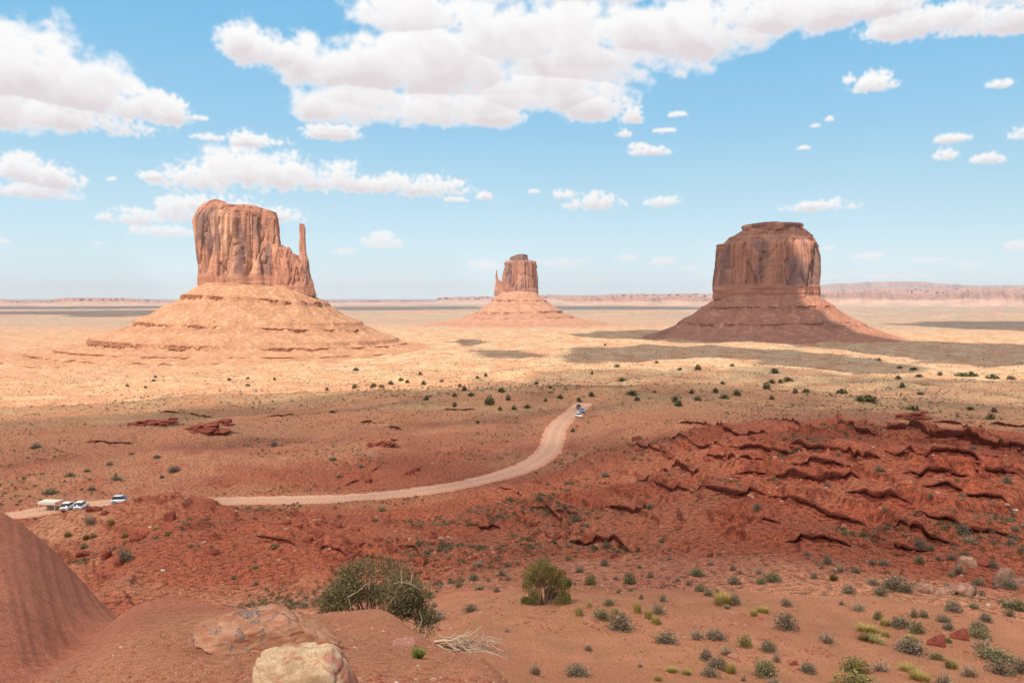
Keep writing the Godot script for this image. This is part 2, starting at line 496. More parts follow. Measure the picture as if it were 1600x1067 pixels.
# ------------------------------------------------------------------ buttes
# a cliff tower: left and right edge by height, roof height by place across; x and y in metres from the butte's own base point
func tower(edges_l: Array, edges_r: Array, roof: Array, base: float, depth: float, square: float, flute: float, sd: int, tones: Array, rows := 110, cols := 420) -> ArrayMesh:
	var top := -1e9
	for r in roof:
		top = maxf(top, r[1])
	var p := PackedVector3Array()
	var c := PackedColorArray()
	var off := Vector3(sd * 917.0, sd * 133.0, sd * 511.0)
	for i in rows + 14:
		var level := minf(float(i) / (rows - 1), 1.0)
		var inset := 0.0 if i < rows else float(i - rows + 1) / 14.0
		var yy := lerpf(base, top, level)
		var l := along(edges_l, yy)
		var r := along(edges_r, yy)
		var mid := (l + r) * 0.5
		var half := (r - l) * 0.5
		for j in cols:
			var t := TAU * j / cols
			var cx := signf(cos(t)) * pow(absf(cos(t)), square)
			var cz := signf(sin(t)) * pow(absf(sin(t)), square)
			var x := mid + cx * half
			var zz := cz * depth * (half / maxf(1.0, absf(edges_r[0][1] - edges_l[0][1]) * 0.5))
			var lid := along(roof, x)
			var y := minf(yy, lid)
			var q := Vector3(x, y * 0.13, zz) + off
			var crack := noise_ridge.get_noise_3d(q.x * 1.15, q.y * 0.8, q.z * 1.15)
			var bulge := noise_rock.get_noise_3d(q.x * 0.30, y * 0.03 + off.y, q.z * 0.30)
			var bend := noise_rock.get_noise_3d(q.x * 0.7, y * 0.25, q.z * 0.7) * 7.0
			var cs := 16.0 / maxf(flute * 1.35, 5.0)
			var gap := exp(-(noise_crack.get_noise_3d((q.x + bend) * cs, y * 0.13 * cs, (q.z + bend) * cs) + 1.0) * 11.0)
			var pillar := noise_pillar.get_noise_3d((q.x + bend) * cs, y * 0.13 * cs, (q.z + bend) * cs)
			var chip := noise_rock.get_noise_3d(x * 0.9 + off.x, y * 0.9, zz * 0.9)
			var layer := noise_rock.get_noise_2d(y * 1.7 + off.x, (x + zz) * 0.08)
			var low := 1.0 - step01(base + (top - base) * 0.16, base + (top - base) * 0.24, y + bulge * 6.0)
			var high := step01(0.86, 0.95, (y - base) / (lid - base + 0.01))
			var push := flute * (bulge * 1.1 - (crack - 0.1) * 0.6 * (1.0 - 0.75 * low) * (1.0 - 0.6 * high)) + chip * flute * 0.10 + layer * flute * (0.03 + 0.12 * low + 0.25 * high)
			push -= flute * 0.45
			push += flute * (pillar * 0.26 - gap * 0.42) * (1.0 - 0.8 * low) * (1.0 - 0.6 * high)
			var out := Vector3(cx / maxf(half, 1.0), 0, cz / maxf(depth, 1.0)).normalized()
			x += out.x * push
			zz += out.z * push
			if inset > 0.0:
				var pull := sin(inset * PI * 0.5)
				x = lerpf(x, mid, pull)
				zz = lerpf(zz, 0.0, pull)
				lid = along(roof, x)
				y = lid + (noise_rock.get_noise_2d(x * 0.8 + off.x, zz * 0.8) * 2.5 + 0.8) * minf(inset * 4.0, 1.0)
			p.append(Vector3(x, y, zz))
			# sandstone with desert varnish streaking down the faces
			var streak := noise_rock.get_noise_3d(q.x * 0.5, q.y * 0.35, q.z * 0.5)
			var patch := noise_rock.get_noise_3d(x * 0.24 + off.z, y * 0.12, zz * 0.24)
			var k: Color = tones[0]
			k = k.lerp(tones[1], step01(0.0, 0.35, streak + patch * 0.7) * (1.0 - 0.8 * low))
			k = k.lerp(tones[2], step01(0.05, 0.36, -streak * 0.75 + patch * 1.1) * 0.9 * (1.0 - low) * (1.0 - 0.5 * high))
			k = k.lerp(tones[3], low * 0.75 + high * 0.4)
			k = k * (1.0 + 0.18 * layer * (low + high + 0.2) + 0.14 * chip + 0.12 * pillar * (1.0 - low))
			c.append(Color(k.r, k.g, k.b))
	return grid_mesh(p, rows + 14, cols, c, true, false)

# the apron of scree under a cliff: rings outward and downward; steps of the profile are rock bands
func talus(half_x: float, half_z: float, left: Array, right: Array, sd: int, tone: Color, band: Color, cols := 560) -> ArrayMesh:
	var p := PackedVector3Array()
	var c := PackedColorArray()
	var rows := 260
	var run_end: float = maxf(left[-1][0], right[-1][0])
	var off := sd * 731.0
	for i in rows:
		var t := float(i) / (rows - 1)
		for j in cols:
			var a := TAU * j / cols
			var ca := cos(a)
			var sa := sin(a)
			var blend := 0.5 + 0.5 * ca
			blend = step01(0.0, 1.0, blend)
			var wob := noise_rock.get_noise_2d(ca * 60.0 + off, sa * 60.0)
			var wob2 := noise_rock.get_noise_2d(ca * 260.0 + off, sa * 260.0)
			var gully := noise_ridge.get_noise_2d(ca * 150.0 + off, sa * 150.0 + t * 20.0)
			var tt := pow(t, 1.35)
			var run: float = left[0][0] + tt * (run_end - left[0][0]) * (1.0 + wob * 0.10 * t)
			var jag := run + (wob2 * 1.2 + wob * 7.0) * minf(1.0, t * 4.0)
			var y := lerpf(along(left, jag), along(right, jag), blend)
			var y2 := lerpf(along(left, jag + 3.0), along(right, jag + 3.0), blend)
			var cliff := step01(0.8, 2.2, (y - y2) / 3.0)
			y += (gully - 0.2) * -1.6 * t * (1.0 - t) * 2.0 * (1.0 - cliff)
			var corner := lerpf(0.62, 1.0, step01(0.0, 0.45, t))
			var x := signf(ca) * pow(absf(ca), corner) * (half_x + run)
			var z := signf(sa) * pow(absf(sa), corner) * (half_z + run * 0.95)
			var rough := noise_rock.get_noise_2d(x * 0.55 + off, z * 0.55)
			var rubble := noise_rock.get_noise_2d(x * 1.9 + off, z * 1.9)
			y += rough * 2.2 * minf(1.0, t * 6.0) + rubble * 1.3 * minf(1.0, t * 6.0) * (1.0 - step01(0.6, 1.0, t) * 0.6)
			p.append(Vector3(x, y, z))
			var lay := noise_rock.get_noise_2d(y * 1.1 + off, 3.0)
			var k := tone.lerp(band, cliff * 0.8)
			k = k.lerp(Color(0.60, 0.37, 0.24), step01(0.2, 0.5, rubble + rough * 0.4) * 0.4)
			k = k.lerp(band, step01(0.1, 0.45, lay) * 0.35)
			k = k * (1.0 + 0.2 * rough + 0.16 * rubble)
			c.append(Color(k.r, k.g, k.b))
	return grid_mesh(p, rows, cols, c, true, true)

# a hard layer that juts from the scree all round the butte
func rock_band(half_x: float, half_z: float, left: Array, right: Array, run: float, face: float, lip: float, sd: int, tone: Color, cols := 700) -> ArrayMesh:
	var p := PackedVector3Array()
	var c := PackedColorArray()
	var steps := [[-9.0, -0.35], [-3.0, 0.05], [-0.4, 0.12], [1.0, 0.10], [0.95, -0.12], [0.35, -0.30], [0.10, -0.62], [0.2, -1.1]]
	for i in steps.size():
		for j in cols:
			var a := TAU * j / cols
			var ca := cos(a)
			var sa := sin(a)
			var blend := step01(0.0, 1.0, 0.5 + 0.5 * ca)
			var wob := noise_rock.get_noise_2d(ca * 60.0 + sd * 731.0, sa * 60.0)
			var jag := noise_rock.get_noise_2d(ca * 420.0 + sd * 91.0, sa * 420.0)
			var gap := step01(-0.42, -0.05, noise_rock.get_noise_2d(ca * 110.0 + sd * 17.0, sa * 110.0 + run))
			var r := run + wob * 7.0 + jag * 3.0
			var y := lerpf(along(left, r - wob * 7.0), along(right, r - wob * 7.0), blend)
			var out: float = steps[i][0] * lip + noise_rock.get_noise_2d(j * 9.0, i * 40.0 + sd) * lip * 0.3
			var t := sat((run - left[0][0]) / (left[-1][0] - left[0][0]))
			var corner := lerpf(0.62, 1.0, step01(0.0, 0.45, pow(t, 0.74)))
			var cx := signf(ca) * pow(absf(ca), corner)
			var cz := signf(sa) * pow(absf(sa), corner)
			var reach := r + out * lerpf(0.1, 1.0, gap)
			p.append(Vector3(cx * (half_x + reach), y + face * (steps[i][1] + 0.12) * lerpf(0.2, 1.0, gap) - (1.0 - gap) * face * 0.4 + jag * face * 0.18 - (face * 0.2 if i == 0 else 0.0), cz * (half_z + reach * 0.95)))
			var k := tone * (1.0 + 0.3 * jag)
			c.append(Color(k.r, k.g, k.b))
	return grid_mesh(p, steps.size(), cols, c, true, true)

func metres(list: Array, cx: float, scale: float) -> Array:    # photograph columns and rows -> [height, x] pairs for edges
	var out := []
	for q in list:
		out.append([(467.5 - q[1]) * scale, (q[0] - cx) * scale])
	out.sort_custom(func(a, b): return a[0] < b[0])
	return out

func roof_of(list: Array, cx: float, scale: float) -> Array:
	var out := []
	for q in list:
		out.append([(q[0] - cx) * scale, (467.5 - q[1]) * scale])
	return out

func apron(list: Array, scale: float) -> Array:
	var out := []
	for q in list:
		out.append([q[0] * scale, (467.5 - q[1]) * scale])
	return out

func scree(b: Node3D, half_x: float, half_z: float, s: float, bands: Array, left: Array, right: Array, sd: int, tone: Color, band: Color, cols := 560) -> void:
	part("talus", talus(half_x, half_z, left, right, sd, tone, band, cols), mats.talus, b)
	for q in bands:
		part("rock_band", rock_band(half_x, half_z, left, right, q[0] * s, q[1], q[2], sd, band.lerp(tone, 0.3), cols + 200), mats.talus, b)

func build_buttes() -> void:
	var pale := Color(0.60, 0.335, 0.215)
	var orange := Color(0.49, 0.245, 0.165)
	var varnish := Color(0.25, 0.145, 0.125)
	var brick := Color(0.44, 0.20, 0.13)
	var rock: Material = mats.cliff
	# the nearest one, with the thumb on its right
	var at := sight(400, 467)
	at.y = 0.0
	at = at.normalized() * 1565.0
	var s := 1500.0 / FOCAL
	var b := thing("sandstone_butte", "broad sandstone butte with a thin rock thumb on its right side", "butte", at, atan2(-at.x, -at.z), "sandstone buttes")
	var tones := [orange, pale, varnish, brick]
	part("cliff", tower(
		metres([[310, 372], [311, 345], [317, 330], [324, 322], [312, 400], [313, 420], [314, 446], [314, 460]], 400, s),
		metres([[437, 345], [433, 334], [430, 328], [438, 365], [441, 385], [444, 400], [446, 420], [448, 446], [450, 460]], 400, s),
		roof_of([[300, 326], [314, 325], [322, 323], [330, 320], [336, 318.5], [346, 319.5], [356, 322], [359, 325], [372, 326], [386, 324.5], [398, 325.5], [412, 329.5], [424, 332], [432, 334], [437, 340], [450, 350]], 400, s),
		(467.5 - 460.0) * s, 62.0, 0.55, 11.0, 1, tones), rock, b)
	part("shoulder", tower(
		metres([[420, 385], [420, 460]], 400, s),
		metres([[456, 388], [466, 402], [473, 412], [480, 425], [485, 438], [489, 452], [492, 462]], 400, s),
		roof_of([[420, 384], [440, 386], [443, 388], [446, 389], [449, 388], [452, 391], [453, 397], [458, 398], [464, 400], [470, 404], [478, 408], [489, 420]], 400, s),
		(467.5 - 462.0) * s, 44.0, 0.7, 6.0, 2, [orange, pale, brick, brick], 80, 300), rock, b).position.z = 30.0
	part("thumb", tower(
		metres([[463, 352], [463, 370], [462, 385], [462, 400], [459, 420], [452, 445], [446, 462]], 400, s),
		metres([[472, 352], [474, 360], [474, 380], [475, 395], [477, 402], [479, 410], [480, 425], [484, 440], [488, 462]], 400, s),
		roof_of([[459, 353], [463, 352.3], [468, 352], [472, 353], [475, 357], [479, 380]], 400, s),
		(467.5 - 462.0) * s, 20.0, 0.8, 2.6, 3, tones, 90, 160), rock, b).position.z = 42.0
	scree(b, 90.0, 80.0, s, [[30, 6.0, 1.6], [97, 4.5, 1.4], [157, 6.0, 1.0], [200, 2.6, 1.2], [236, 2.6, 1.2], [277, 2.6, 1.2]],
		apron([[-20, 441], [0, 443], [12, 450], [26, 459], [30, 461], [31, 466], [60, 481], [92, 498], [97, 500], [98, 503.5], [125, 514], [150, 522], [157, 524], [158.5, 532], [190, 536], [200, 537], [201, 538.5], [235, 541], [236, 543], [275, 545.5], [277, 547.5], [340, 552], [430, 590]], s),
		apron([[-20, 450], [0, 455], [14, 464], [30, 472], [33, 474], [34, 478], [56, 492], [80, 502], [84, 503], [85, 507], [110, 519], [135, 527], [140, 529], [142, 534], [180, 540], [220, 547], [300, 562], [430, 600]], s), 4, Color(0.49, 0.25, 0.14), Color(0.38, 0.165, 0.095))
	# the far one in the middle, its thumb on the left
	at = sight(811, 467)
	at.y = 0.0
	at = at.normalized() * 3470.0
	s = 3400.0 / FOCAL
	b = thing("sandstone_butte", "smallest and most distant sandstone butte with a spike on its left", "butte", at, atan2(-at.x, -at.z), "sandstone buttes")
	var dark := [brick, orange, varnish, varnish.lerp(brick, 0.5)]
	part("cliff", tower(
		metres([[790, 405], [785, 410], [783, 425], [782, 440], [781, 458], [780, 464]], 811, s),
		metres([[836, 404], [838, 410], [839, 425], [840, 440], [841, 458], [842, 464]], 811, s),
		roof_of([[780, 408], [787, 407], [793, 405.5], [828, 405.5], [829, 407.5], [830, 406], [837, 406.5], [842, 412]], 811, s),
		(467.5 - 462.0) * s, 62.0, 0.62, 15.0, 6, dark, 80, 320), rock, b)
	part("caprock", tower(
		metres([[796, 397], [795, 402], [794, 410]], 811, s),
		metres([[826, 397], [827, 402], [828, 410]], 811, s),
		roof_of([[794, 402], [798, 400], [804, 398], [810, 396.3], [820, 396], [826, 397], [828, 400]], 811, s),
		(467.5 - 409.0) * s, 42.0, 0.8, 7.0, 7, [varnish, brick, varnish, brick], 40, 200), rock, b)
	part("thumb", tower(
		metres([[773.5, 421], [772.5, 428], [772, 440], [771, 452], [770, 462]], 811, s),
		metres([[777, 421], [778.5, 428], [782, 436], [786, 440], [790, 452], [794, 462]], 811, s),
		roof_of([[771, 422], [774, 420.5], [776, 421], [778, 434], [782, 438], [790, 440]], 811, s),
		(467.5 - 462.0) * s, 16.0, 0.85, 3.5, 8, dark, 60, 120), rock, b)
	scree(b, 70.0, 55.0, s, [[17, 6.0, 2.6], [42, 6.0, 2.4], [62, 5.0, 2.4]],
		apron([[-12, 450], [0, 455], [12, 465], [17, 468], [18, 471], [30, 479], [40, 486], [42, 489], [60, 494], [61, 496], [90, 502], [130, 507], [170, 512], [240, 519]], s),
		apron([[-12, 450], [0, 455], [18, 470], [32, 480], [42, 485], [43, 488], [60, 493], [62, 495.5], [90, 501], [130, 507], [170, 512], [240, 519]], s), 9, Color(0.48, 0.24, 0.15), Color(0.37, 0.17, 0.11), 420)
	# the massive one on the right
	at = sight(1198, 467)
	at.y = 0.0
	at = at.normalized() * 2135.0
	s = 2030.0 / FOCAL
	b = thing("sandstone_butte", "massive flat-topped sandstone butte without a thumb, right of the others", "butte", at, atan2(-at.x, -at.z), "sandstone buttes")
	tones = [brick.lerp(orange, 0.3), orange, varnish, brick]
	part("cliff", tower(
		metres([[1128, 376], [1120, 383], [1119, 395], [1118, 420], [1116, 445], [1115, 468]], 1198, s),
		metres([[1266, 372], [1270, 376], [1275, 383], [1278, 400], [1280, 425], [1279, 450], [1278, 468]], 1198, s),
		roof_of([[1114, 384], [1121, 382], [1131, 382], [1133, 380], [1138, 374], [1142, 371], [1180, 369], [1240, 369], [1262, 371], [1268, 376], [1275, 380], [1282, 390]], 1198, s),
		(467.5 - 467.0) * s, 105.0, 0.62, 15.0, 12, tones, 110, 460), rock, b)
	part("upper_bench", tower(
		metres([[1158, 360], [1150, 365], [1140, 371], [1136, 378]], 1198, s),
		metres([[1252, 358], [1258, 364], [1266, 369], [1268, 378]], 1198, s),
		roof_of([[1136, 372], [1142, 368], [1150, 364], [1160, 360], [1195, 357], [1250, 357.5], [1258, 363], [1268, 370]], 1198, s),
		(467.5 - 377.0) * s, 80.0, 0.75, 8.0, 13, [brick, orange, varnish, varnish.lerp(brick, 0.5)], 44, 300), rock, b)
	part("caprock", tower(
		metres([[1158, 352], [1156.5, 355], [1158, 358], [1162, 363]], 1198, s),
		metres([[1251, 351.5], [1252.5, 354], [1250, 358], [1246, 363]], 1198, s),
		roof_of([[1155, 354.5], [1160, 353], [1176, 351.5], [1196, 350], [1212, 350], [1216, 351], [1248, 351.3], [1253, 353]], 1198, s),
		(467.5 - 362.0) * s, 58.0, 0.75, 4.5, 14, [brick, pale, varnish, brick], 30, 300), rock, b)
	scree(b, 118.0, 98.0, s, [[24, 6.0, 2.0], [62, 6.0, 2.0]],
		apron([[-14, 456], [0, 463], [12, 471], [22, 478], [24, 480], [40, 491], [52, 497], [60, 502], [62, 506], [78, 514], [100, 522], [140, 532], [200, 544], [260, 560]], s),
		apron([[-14, 456], [0, 461], [14, 470], [26, 478], [28, 481], [44, 492], [58, 499], [70, 504], [72, 507], [86, 513], [110, 522], [150, 533], [200, 544], [260, 560]], s), 15, Color(0.42, 0.185, 0.12), Color(0.31, 0.13, 0.085))

# low tablelands on the skyline
func mesa(line: Array, dist: float, deep: float, sd: int, tone: Color, foot: float) -> void:
	var p := PackedVector3Array()
	var c := PackedColorArray()
	var from: float = line[0][0]
	var to: float = line[-1][0]
	var cols := int((to - from) / 1.3) + 2
	var rows := 14
	for i in rows:
		for j in cols:
			var px := lerpf(from, to, float(j) / (cols - 1))
			var az := atan((px - 800.0) / FOCAL)
			var jag := noise_rock.get_noise_2d(px * 0.9 + sd * 77.0, 0.0) * 0.9 + noise_rock.get_noise_2d(px * 3.1, sd * 50.0) * 0.5
			var top := (465.5 - along(line, px) + jag) / FOCAL * dist
			var bay := noise_rock.get_noise_2d(px * 0.25, sd * 31.0) * dist * 0.04
			# front foot, scree, cliff foot, cliff top, then the flat top going back
			var f: float = [0.0, 0.08, 0.16, 0.24, 0.30, 0.34, 0.36, 0.375, 0.385, 0.395, 0.41, 0.6, 0.8, 1.0][i]
			var g: float = [0.0, 0.08, 0.18, 0.28, 0.40, 0.50, 0.58, 0.66, 0.80, 0.95, 1.0, 1.0, 0.98, 0.9][i]
			var y := lerpf(foot, maxf(top, foot + 5.0), g)
			var r := dist + bay * (1.0 - f) - deep * 0.36 + deep * f + noise_rock.get_noise_2d(px * 2.0, i * 9.0) * deep * 0.03
			p.append(Vector3(sin(az) * r, y, -cos(az) * r))
			var k := Color(0.50, 0.30, 0.21).lerp(tone, step01(0.4, 0.6, g)) * (1.0 + 0.30 * noise_rock.get_noise_2d(px * 0.35, g * 90.0 + sd * 40.0))
			c.append(Color(k.r, k.g, k.b))
	var o := MeshInstance3D.new()
	o.mesh = grid_mesh(p, rows, cols, c, false, true)
	o.material_override = mats.far
	structure(o, "far_mesa")

func build_mesas() -> void:
	var lilac := Color(0.40, 0.21, 0.15)
	mesa([[-260, 466], [-120, 463], [-20, 464], [5, 465], [20, 467], [80, 467], [92, 464], [110, 463], [190, 463.2], [215, 464.5], [262, 466.5], [275, 469]], 19000.0, 6000.0, 1, lilac, -126.0)
	mesa([[470, 468], [520, 467], [560, 467.5], [600, 467], [680, 467], [684, 463], [700, 461.5], [712, 462], [716, 460.5], [726, 461.5], [740, 460.2], [768, 460.5], [800, 460], [845, 458.5], [858, 458], [900, 459], [950, 457.5], [1000, 456.2], [1050, 457], [1090, 456], [1130, 458], [1180, 458]], 23000.0, 8000.0, 2, lilac, -126.0)
	mesa([[1150, 458], [1240, 456], [1282, 453], [1300, 451.5], [1330, 451], [1372, 451], [1376, 449.5], [1384, 449.5], [1392, 451], [1460, 450.5], [1540, 449.5], [1580, 450.5], [1640, 449.5], [1760, 452], [1900, 450]], 21000.0, 8000.0, 3, lilac, -126.0)
	mesa([[1270, 456], [1300, 455.5], [1360, 454.5], [1366, 456], [1374, 457], [1380, 453.5], [1388, 457.5], [1440, 458], [1500, 457], [1508, 454], [1518, 455.5], [1528, 457], [1556, 453.2], [1566, 453.5], [1572, 457], [1640, 458], [1800, 457]], 17000.0, 1300.0, 4, lilac * 0.85, -126.0)
	mesa([[880, 463], [960, 463], [990, 461.8], [1035, 463], [1038, 460.5], [1060, 461], [1066, 463], [1110, 463.5], [1140, 465]], 17500.0, 1200.0, 5, lilac * 0.95, -126.0)
	mesa([[1180, 449], [1270, 445], [1330, 441.5], [1390, 439.8], [1440, 440.5], [1465, 443], [1520, 446], [1600, 447], [1700, 449]], 31000.0, 2500.0, 6, Color(0.38, 0.22, 0.17), -126.0)

# ------------------------------------------------------------------ clouds overhead, whose shade lies on the land
func cloud(outline: Array, up: float, sd: int, cells := 46, ragged := 0.10) -> void:
	# outline: where its shade falls on the land, as x, z pairs
	var lo := Vector2(1e9, 1e9)
	var hi := -lo
	var poly := PackedVector2Array()
	for q in outline:
		poly.append(q)
		lo = lo.min(q)
		hi = hi.max(q)
	var size := hi - lo
	var edge := ragged * minf(size.x, size.y)
	lo -= Vector2(edge, edge) * 1.5
	hi += Vector2(edge, edge) * 1.5
	size = hi - lo
	var across := cells
	var deep := maxi(10, int(cells * clampf(size.y / size.x, 0.35, 2.2)))
	var off := sd * 211.0
	var inside := PackedFloat32Array()
	for i in deep + 1:
		for j in across + 1:
			var q := lo + Vector2(size.x * j / across, size.y * i / deep)
			var away := 1e9
			for k in poly.size():
				var e := Geometry2D.get_closest_point_to_segment(q, poly[k], poly[(k + 1) % poly.size()])
				away = minf(away, e.distance_to(q))
			if not Geometry2D.is_point_in_polygon(q, poly):
				away = -away
			inside.append(away / edge + noise_rock.get_noise_2d(12.0 * q.x / edge * 0.4 + off, 12.0 * q.y / edge * 0.4) * 1.1)
	var top := PackedVector3Array()
	var v := PackedVector3Array()
	var n := PackedVector3Array()
	var idx := PackedInt32Array()
	var thick := clampf(minf(size.x, size.y) * 0.3, 60.0, 900.0)
	var shift := SUN_TO * (up / SUN_TO.y)
	for layer in 2:
		for i in deep + 1:
			for j in across + 1:
				var s := inside[i * (across + 1) + j]
				var q := lo + Vector2(size.x * j / across, size.y * i / deep)
				var puff := sqrt(sat(s * 0.5)) * (0.7 + 0.5 * noise_rock.get_noise_2d(q.x / edge * 9.0, q.y / edge * 9.0 + off))
				var y := puff * thick * (1.0 if layer == 0 else -0.18)
				v.append(Vector3(q.x, y, q.y) + shift)
				n.append(Vector3.UP if layer == 0 else Vector3.DOWN)
	var count := (across + 1) * (deep + 1)
	for i in deep:
		for j in across:
			var a := i * (across + 1) + j
			if maxf(maxf(inside[a], inside[a + 1]), maxf(inside[a + across + 1], inside[a + across + 2])) <= 0.0:
				continue
			var b := a + 1
			var d := a + across + 1
			var e := d + 1
			idx.append_array([a, b, d, b, e, d, count + a, count + d, count + b, count + b, count + d, count + e])
	var st := SurfaceTool.new()
	st.begin(Mesh.PRIMITIVE_TRIANGLES)
	for k in v.size():
		st.add_vertex(v[k])
	for k in idx:
		st.add_index(k)
	st.generate_normals()
	var o := MeshInstance3D.new()
	o.mesh = st.commit()
	o.material_override = mats.cloud if up < 1000.0 else mats.thick_cloud
	structure(o, "cloud")
	o.set_meta("label", "white cumulus cloud high above the land")

func floor_point(px: float, py: float) -> Vector2:
	var p := ground_at(px, py)
	return Vector2(p.x, p.z)

func build_clouds() -> void:
	var first := []
	for q in [[-260, 700], [0, 683], [100, 664], [190, 652], [330, 640], [450, 644], [560, 640], [640, 622], [720, 602], [800, 588], [880, 583], [1000, 583], [1150, 592], [1240, 590], [1320, 598], [1400, 611], [1500, 602], [1600, 601], [1900, 606]]:
		first.append(floor_point(q[0], q[1]))
	first.append_array([Vector2(420, 150), Vector2(150, 330), Vector2(-180, 320), Vector2(-330, 120)])
	cloud(first, 950.0, 1, 90, 0.035)
	var spots := [
		[1500.0, [[876, 547], [1000, 543], [1100, 544], [1240, 551], [1330, 563], [1418, 581], [1380, 585], [1240, 573], [1120, 559], [1000, 566], [876, 568]]],
		[1700.0, [[985, 2000, 1], [1040, 1740, 1], [1180, 1690, 1], [1300, 1540, 1], [1420, 1260, 1], [1500, 1110, 1], [1600, 1080, 1], [1950, 1080, 1], [1950, 1900, 1], [1600, 1900, 1], [1450, 1950, 1], [1330, 1870, 1], [1250, 1890, 1], [1262, 2030, 1], [1256, 2230, 1], [1050, 2260, 1]]],
		[1700.0, [[1385, 508], [1480, 513], [1600, 519], [1800, 521], [1800, 503], [1600, 503], [1450, 504]]],
		[1500.0, [[700, 550], [760, 551], [832, 557], [815, 563], [720, 560]]],
		[1800.0, [[870, 524], [930, 517], [1010, 516], [1060, 524], [1000, 533], [920, 529]]],
		[1500.0, [[668, 536], [700, 532], [735, 538], [700, 542]]],
		[3600.0, [[-120, 487], [60, 486.5], [240, 485], [248, 490], [150, 495], [60, 492], [-120, 491]]],
		[6000.0, [[-120, 479], [60, 479], [255, 478], [262, 481.5], [60, 483.5], [-120, 483]]],
		[6000.0, [[505, 479.5], [600, 479], [735, 478.5], [748, 483], [620, 485], [530, 485]]],
		[6000.0, [[848, 478.5], [960, 478.5], [1105, 480], [1100, 483.8], [960, 484], [850, 484]]],
	]
	for i in spots.size():
		var ring := []
		for q in spots[i][1]:
			var az := atan((q[0] - 800.0) / FOCAL)
			ring.append(floor_point(q[0], q[1]) if q.size() == 2 else Vector2(sin(az), -cos(az)) * q[1])
		cloud(ring, spots[i][0], i + 2, 40, 0.10)

# ------------------------------------------------------------------ sky
# clouds of the view: column and row of the middle of the base, half width, height, in the photograph's pixels
const PUFFS := [
	[-70, 120, 150, 95], [40, 118, 120, 100], [130, 150, 110, 80], [205, 168, 75, 46], [258, 178, 38, 34], [-40, 175, 190, 60], [90, 185, 150, 42],
	[372, 70, 42, 50], [425, 88, 70, 46], [500, 112, 85, 62], [585, 110, 110, 84], [690, 110, 170, 110], [560, 170, 120, 58], [700, 178, 150, 48], [520, 208, 50, 20], [820, 70, 220, 100], [850, 150, 150, 60], [935, 172, 66, 38], [985, 182, 24, 26], [975, 208, 16, 12], [1010, 60, 190, 60], [1180, 30, 130, 48], [1330, 18, 150, 40], [1450, 38, 130, 40], [1570, 34, 140, 40], [1090, 62, 170, 70], [900, 95, 190, 100], [1240, 30, 160, 60], [640, 30, 110, 60], [1000, -30, 700, 70], [1300, -60, 500, 70],
	[1022, 236, 38, 11], [998, 228, 18, 8],
	[240, 275, 24, 12], [300, 282, 62, 38], [365, 272, 70, 46], [440, 278, 80, 44], [520, 282, 62, 36], [585, 292, 45, 20], [660, 294, 66, 26], [620, 290, 40, 22],
	[30, 270, 48, 34], [85, 282, 52, 30], [20, 298, 105, 18],
	[212, 340, 44, 22], [275, 330, 40, 30], [330, 325, 80, 26], [430, 338, 48, 18], [260, 362, 66, 12], [162, 340, 18, 10],
	[600, 378, 34, 18], [540, 392, 22, 8], [758, 306, 14, 10], [710, 311, 20, 6], [395, 220, 52, 18], [330, 214, 28, 8], [316, 184, 16, 5], [173, 279, 9, 6],
	[930, 318, 50, 22], [884, 304, 22, 10], [1033, 316, 30, 13], [1277, 323, 62, 14], [1258, 322, 30, 8],
	[1370, 132, 44, 24], [1328, 124, 12, 13], [1562, 131, 28, 10], [1480, 243, 22, 16], [1545, 248, 32, 11], [1490, 216, 30, 10], [1594, 210, 22, 14], [1297, 185, 9, 6], [1275, 195, 8, 4], [1060, 178, 18, 7], [1040, 203, 20, 5], [1256, 230, 11, 4],
	[758, 414, 24, 14], [880, 411, 38, 10], [975, 403, 20, 8], [1036, 409, 20, 10], [1362, 401, 30, 10], [1588, 384, 20, 9], [1295, 387, 11, 4], [155, 379, 14, 4], [4, 376, 10, 7], [835, 298, 9, 5], [430, 412, 20, 5],
	[30, 445, 60, 7], [130, 444, 40, 7], [200, 441, 26, 5], [560, 440, 50, 5], [640, 436, 30, 5], [700, 446, 24, 6], [1080, 418, 18, 5], [1450, 405, 30, 4], [1520, 412, 40, 4], [1400, 430, 60, 4], [1290, 432, 30, 4], [930, 438, 40, 4],
]

func sky_colour(up: float) -> Color:         # clear air, linear, by elevation in degrees
	var list := [[0.0, Color(0.95, 1.0, 1.0)], [2.0, Color(0.80, 0.95, 0.99)], [5.0, Color(0.59, 0.82, 0.94)], [8.0, Color(0.46, 0.72, 0.89)], [12.0, Color(0.32, 0.615, 0.86)], [18.0, Color(0.215, 0.525, 0.82)], [40.0, Color(0.16, 0.43, 0.75)], [90.0, Color(0.12, 0.36, 0.68)]]
	for i in list.size() - 1:
		if up < list[i + 1][0]:
			return list[i][1].lerp(list[i + 1][1], (up - list[i][0]) / (list[i + 1][0] - list[i][0]))
	return list[-1][1]

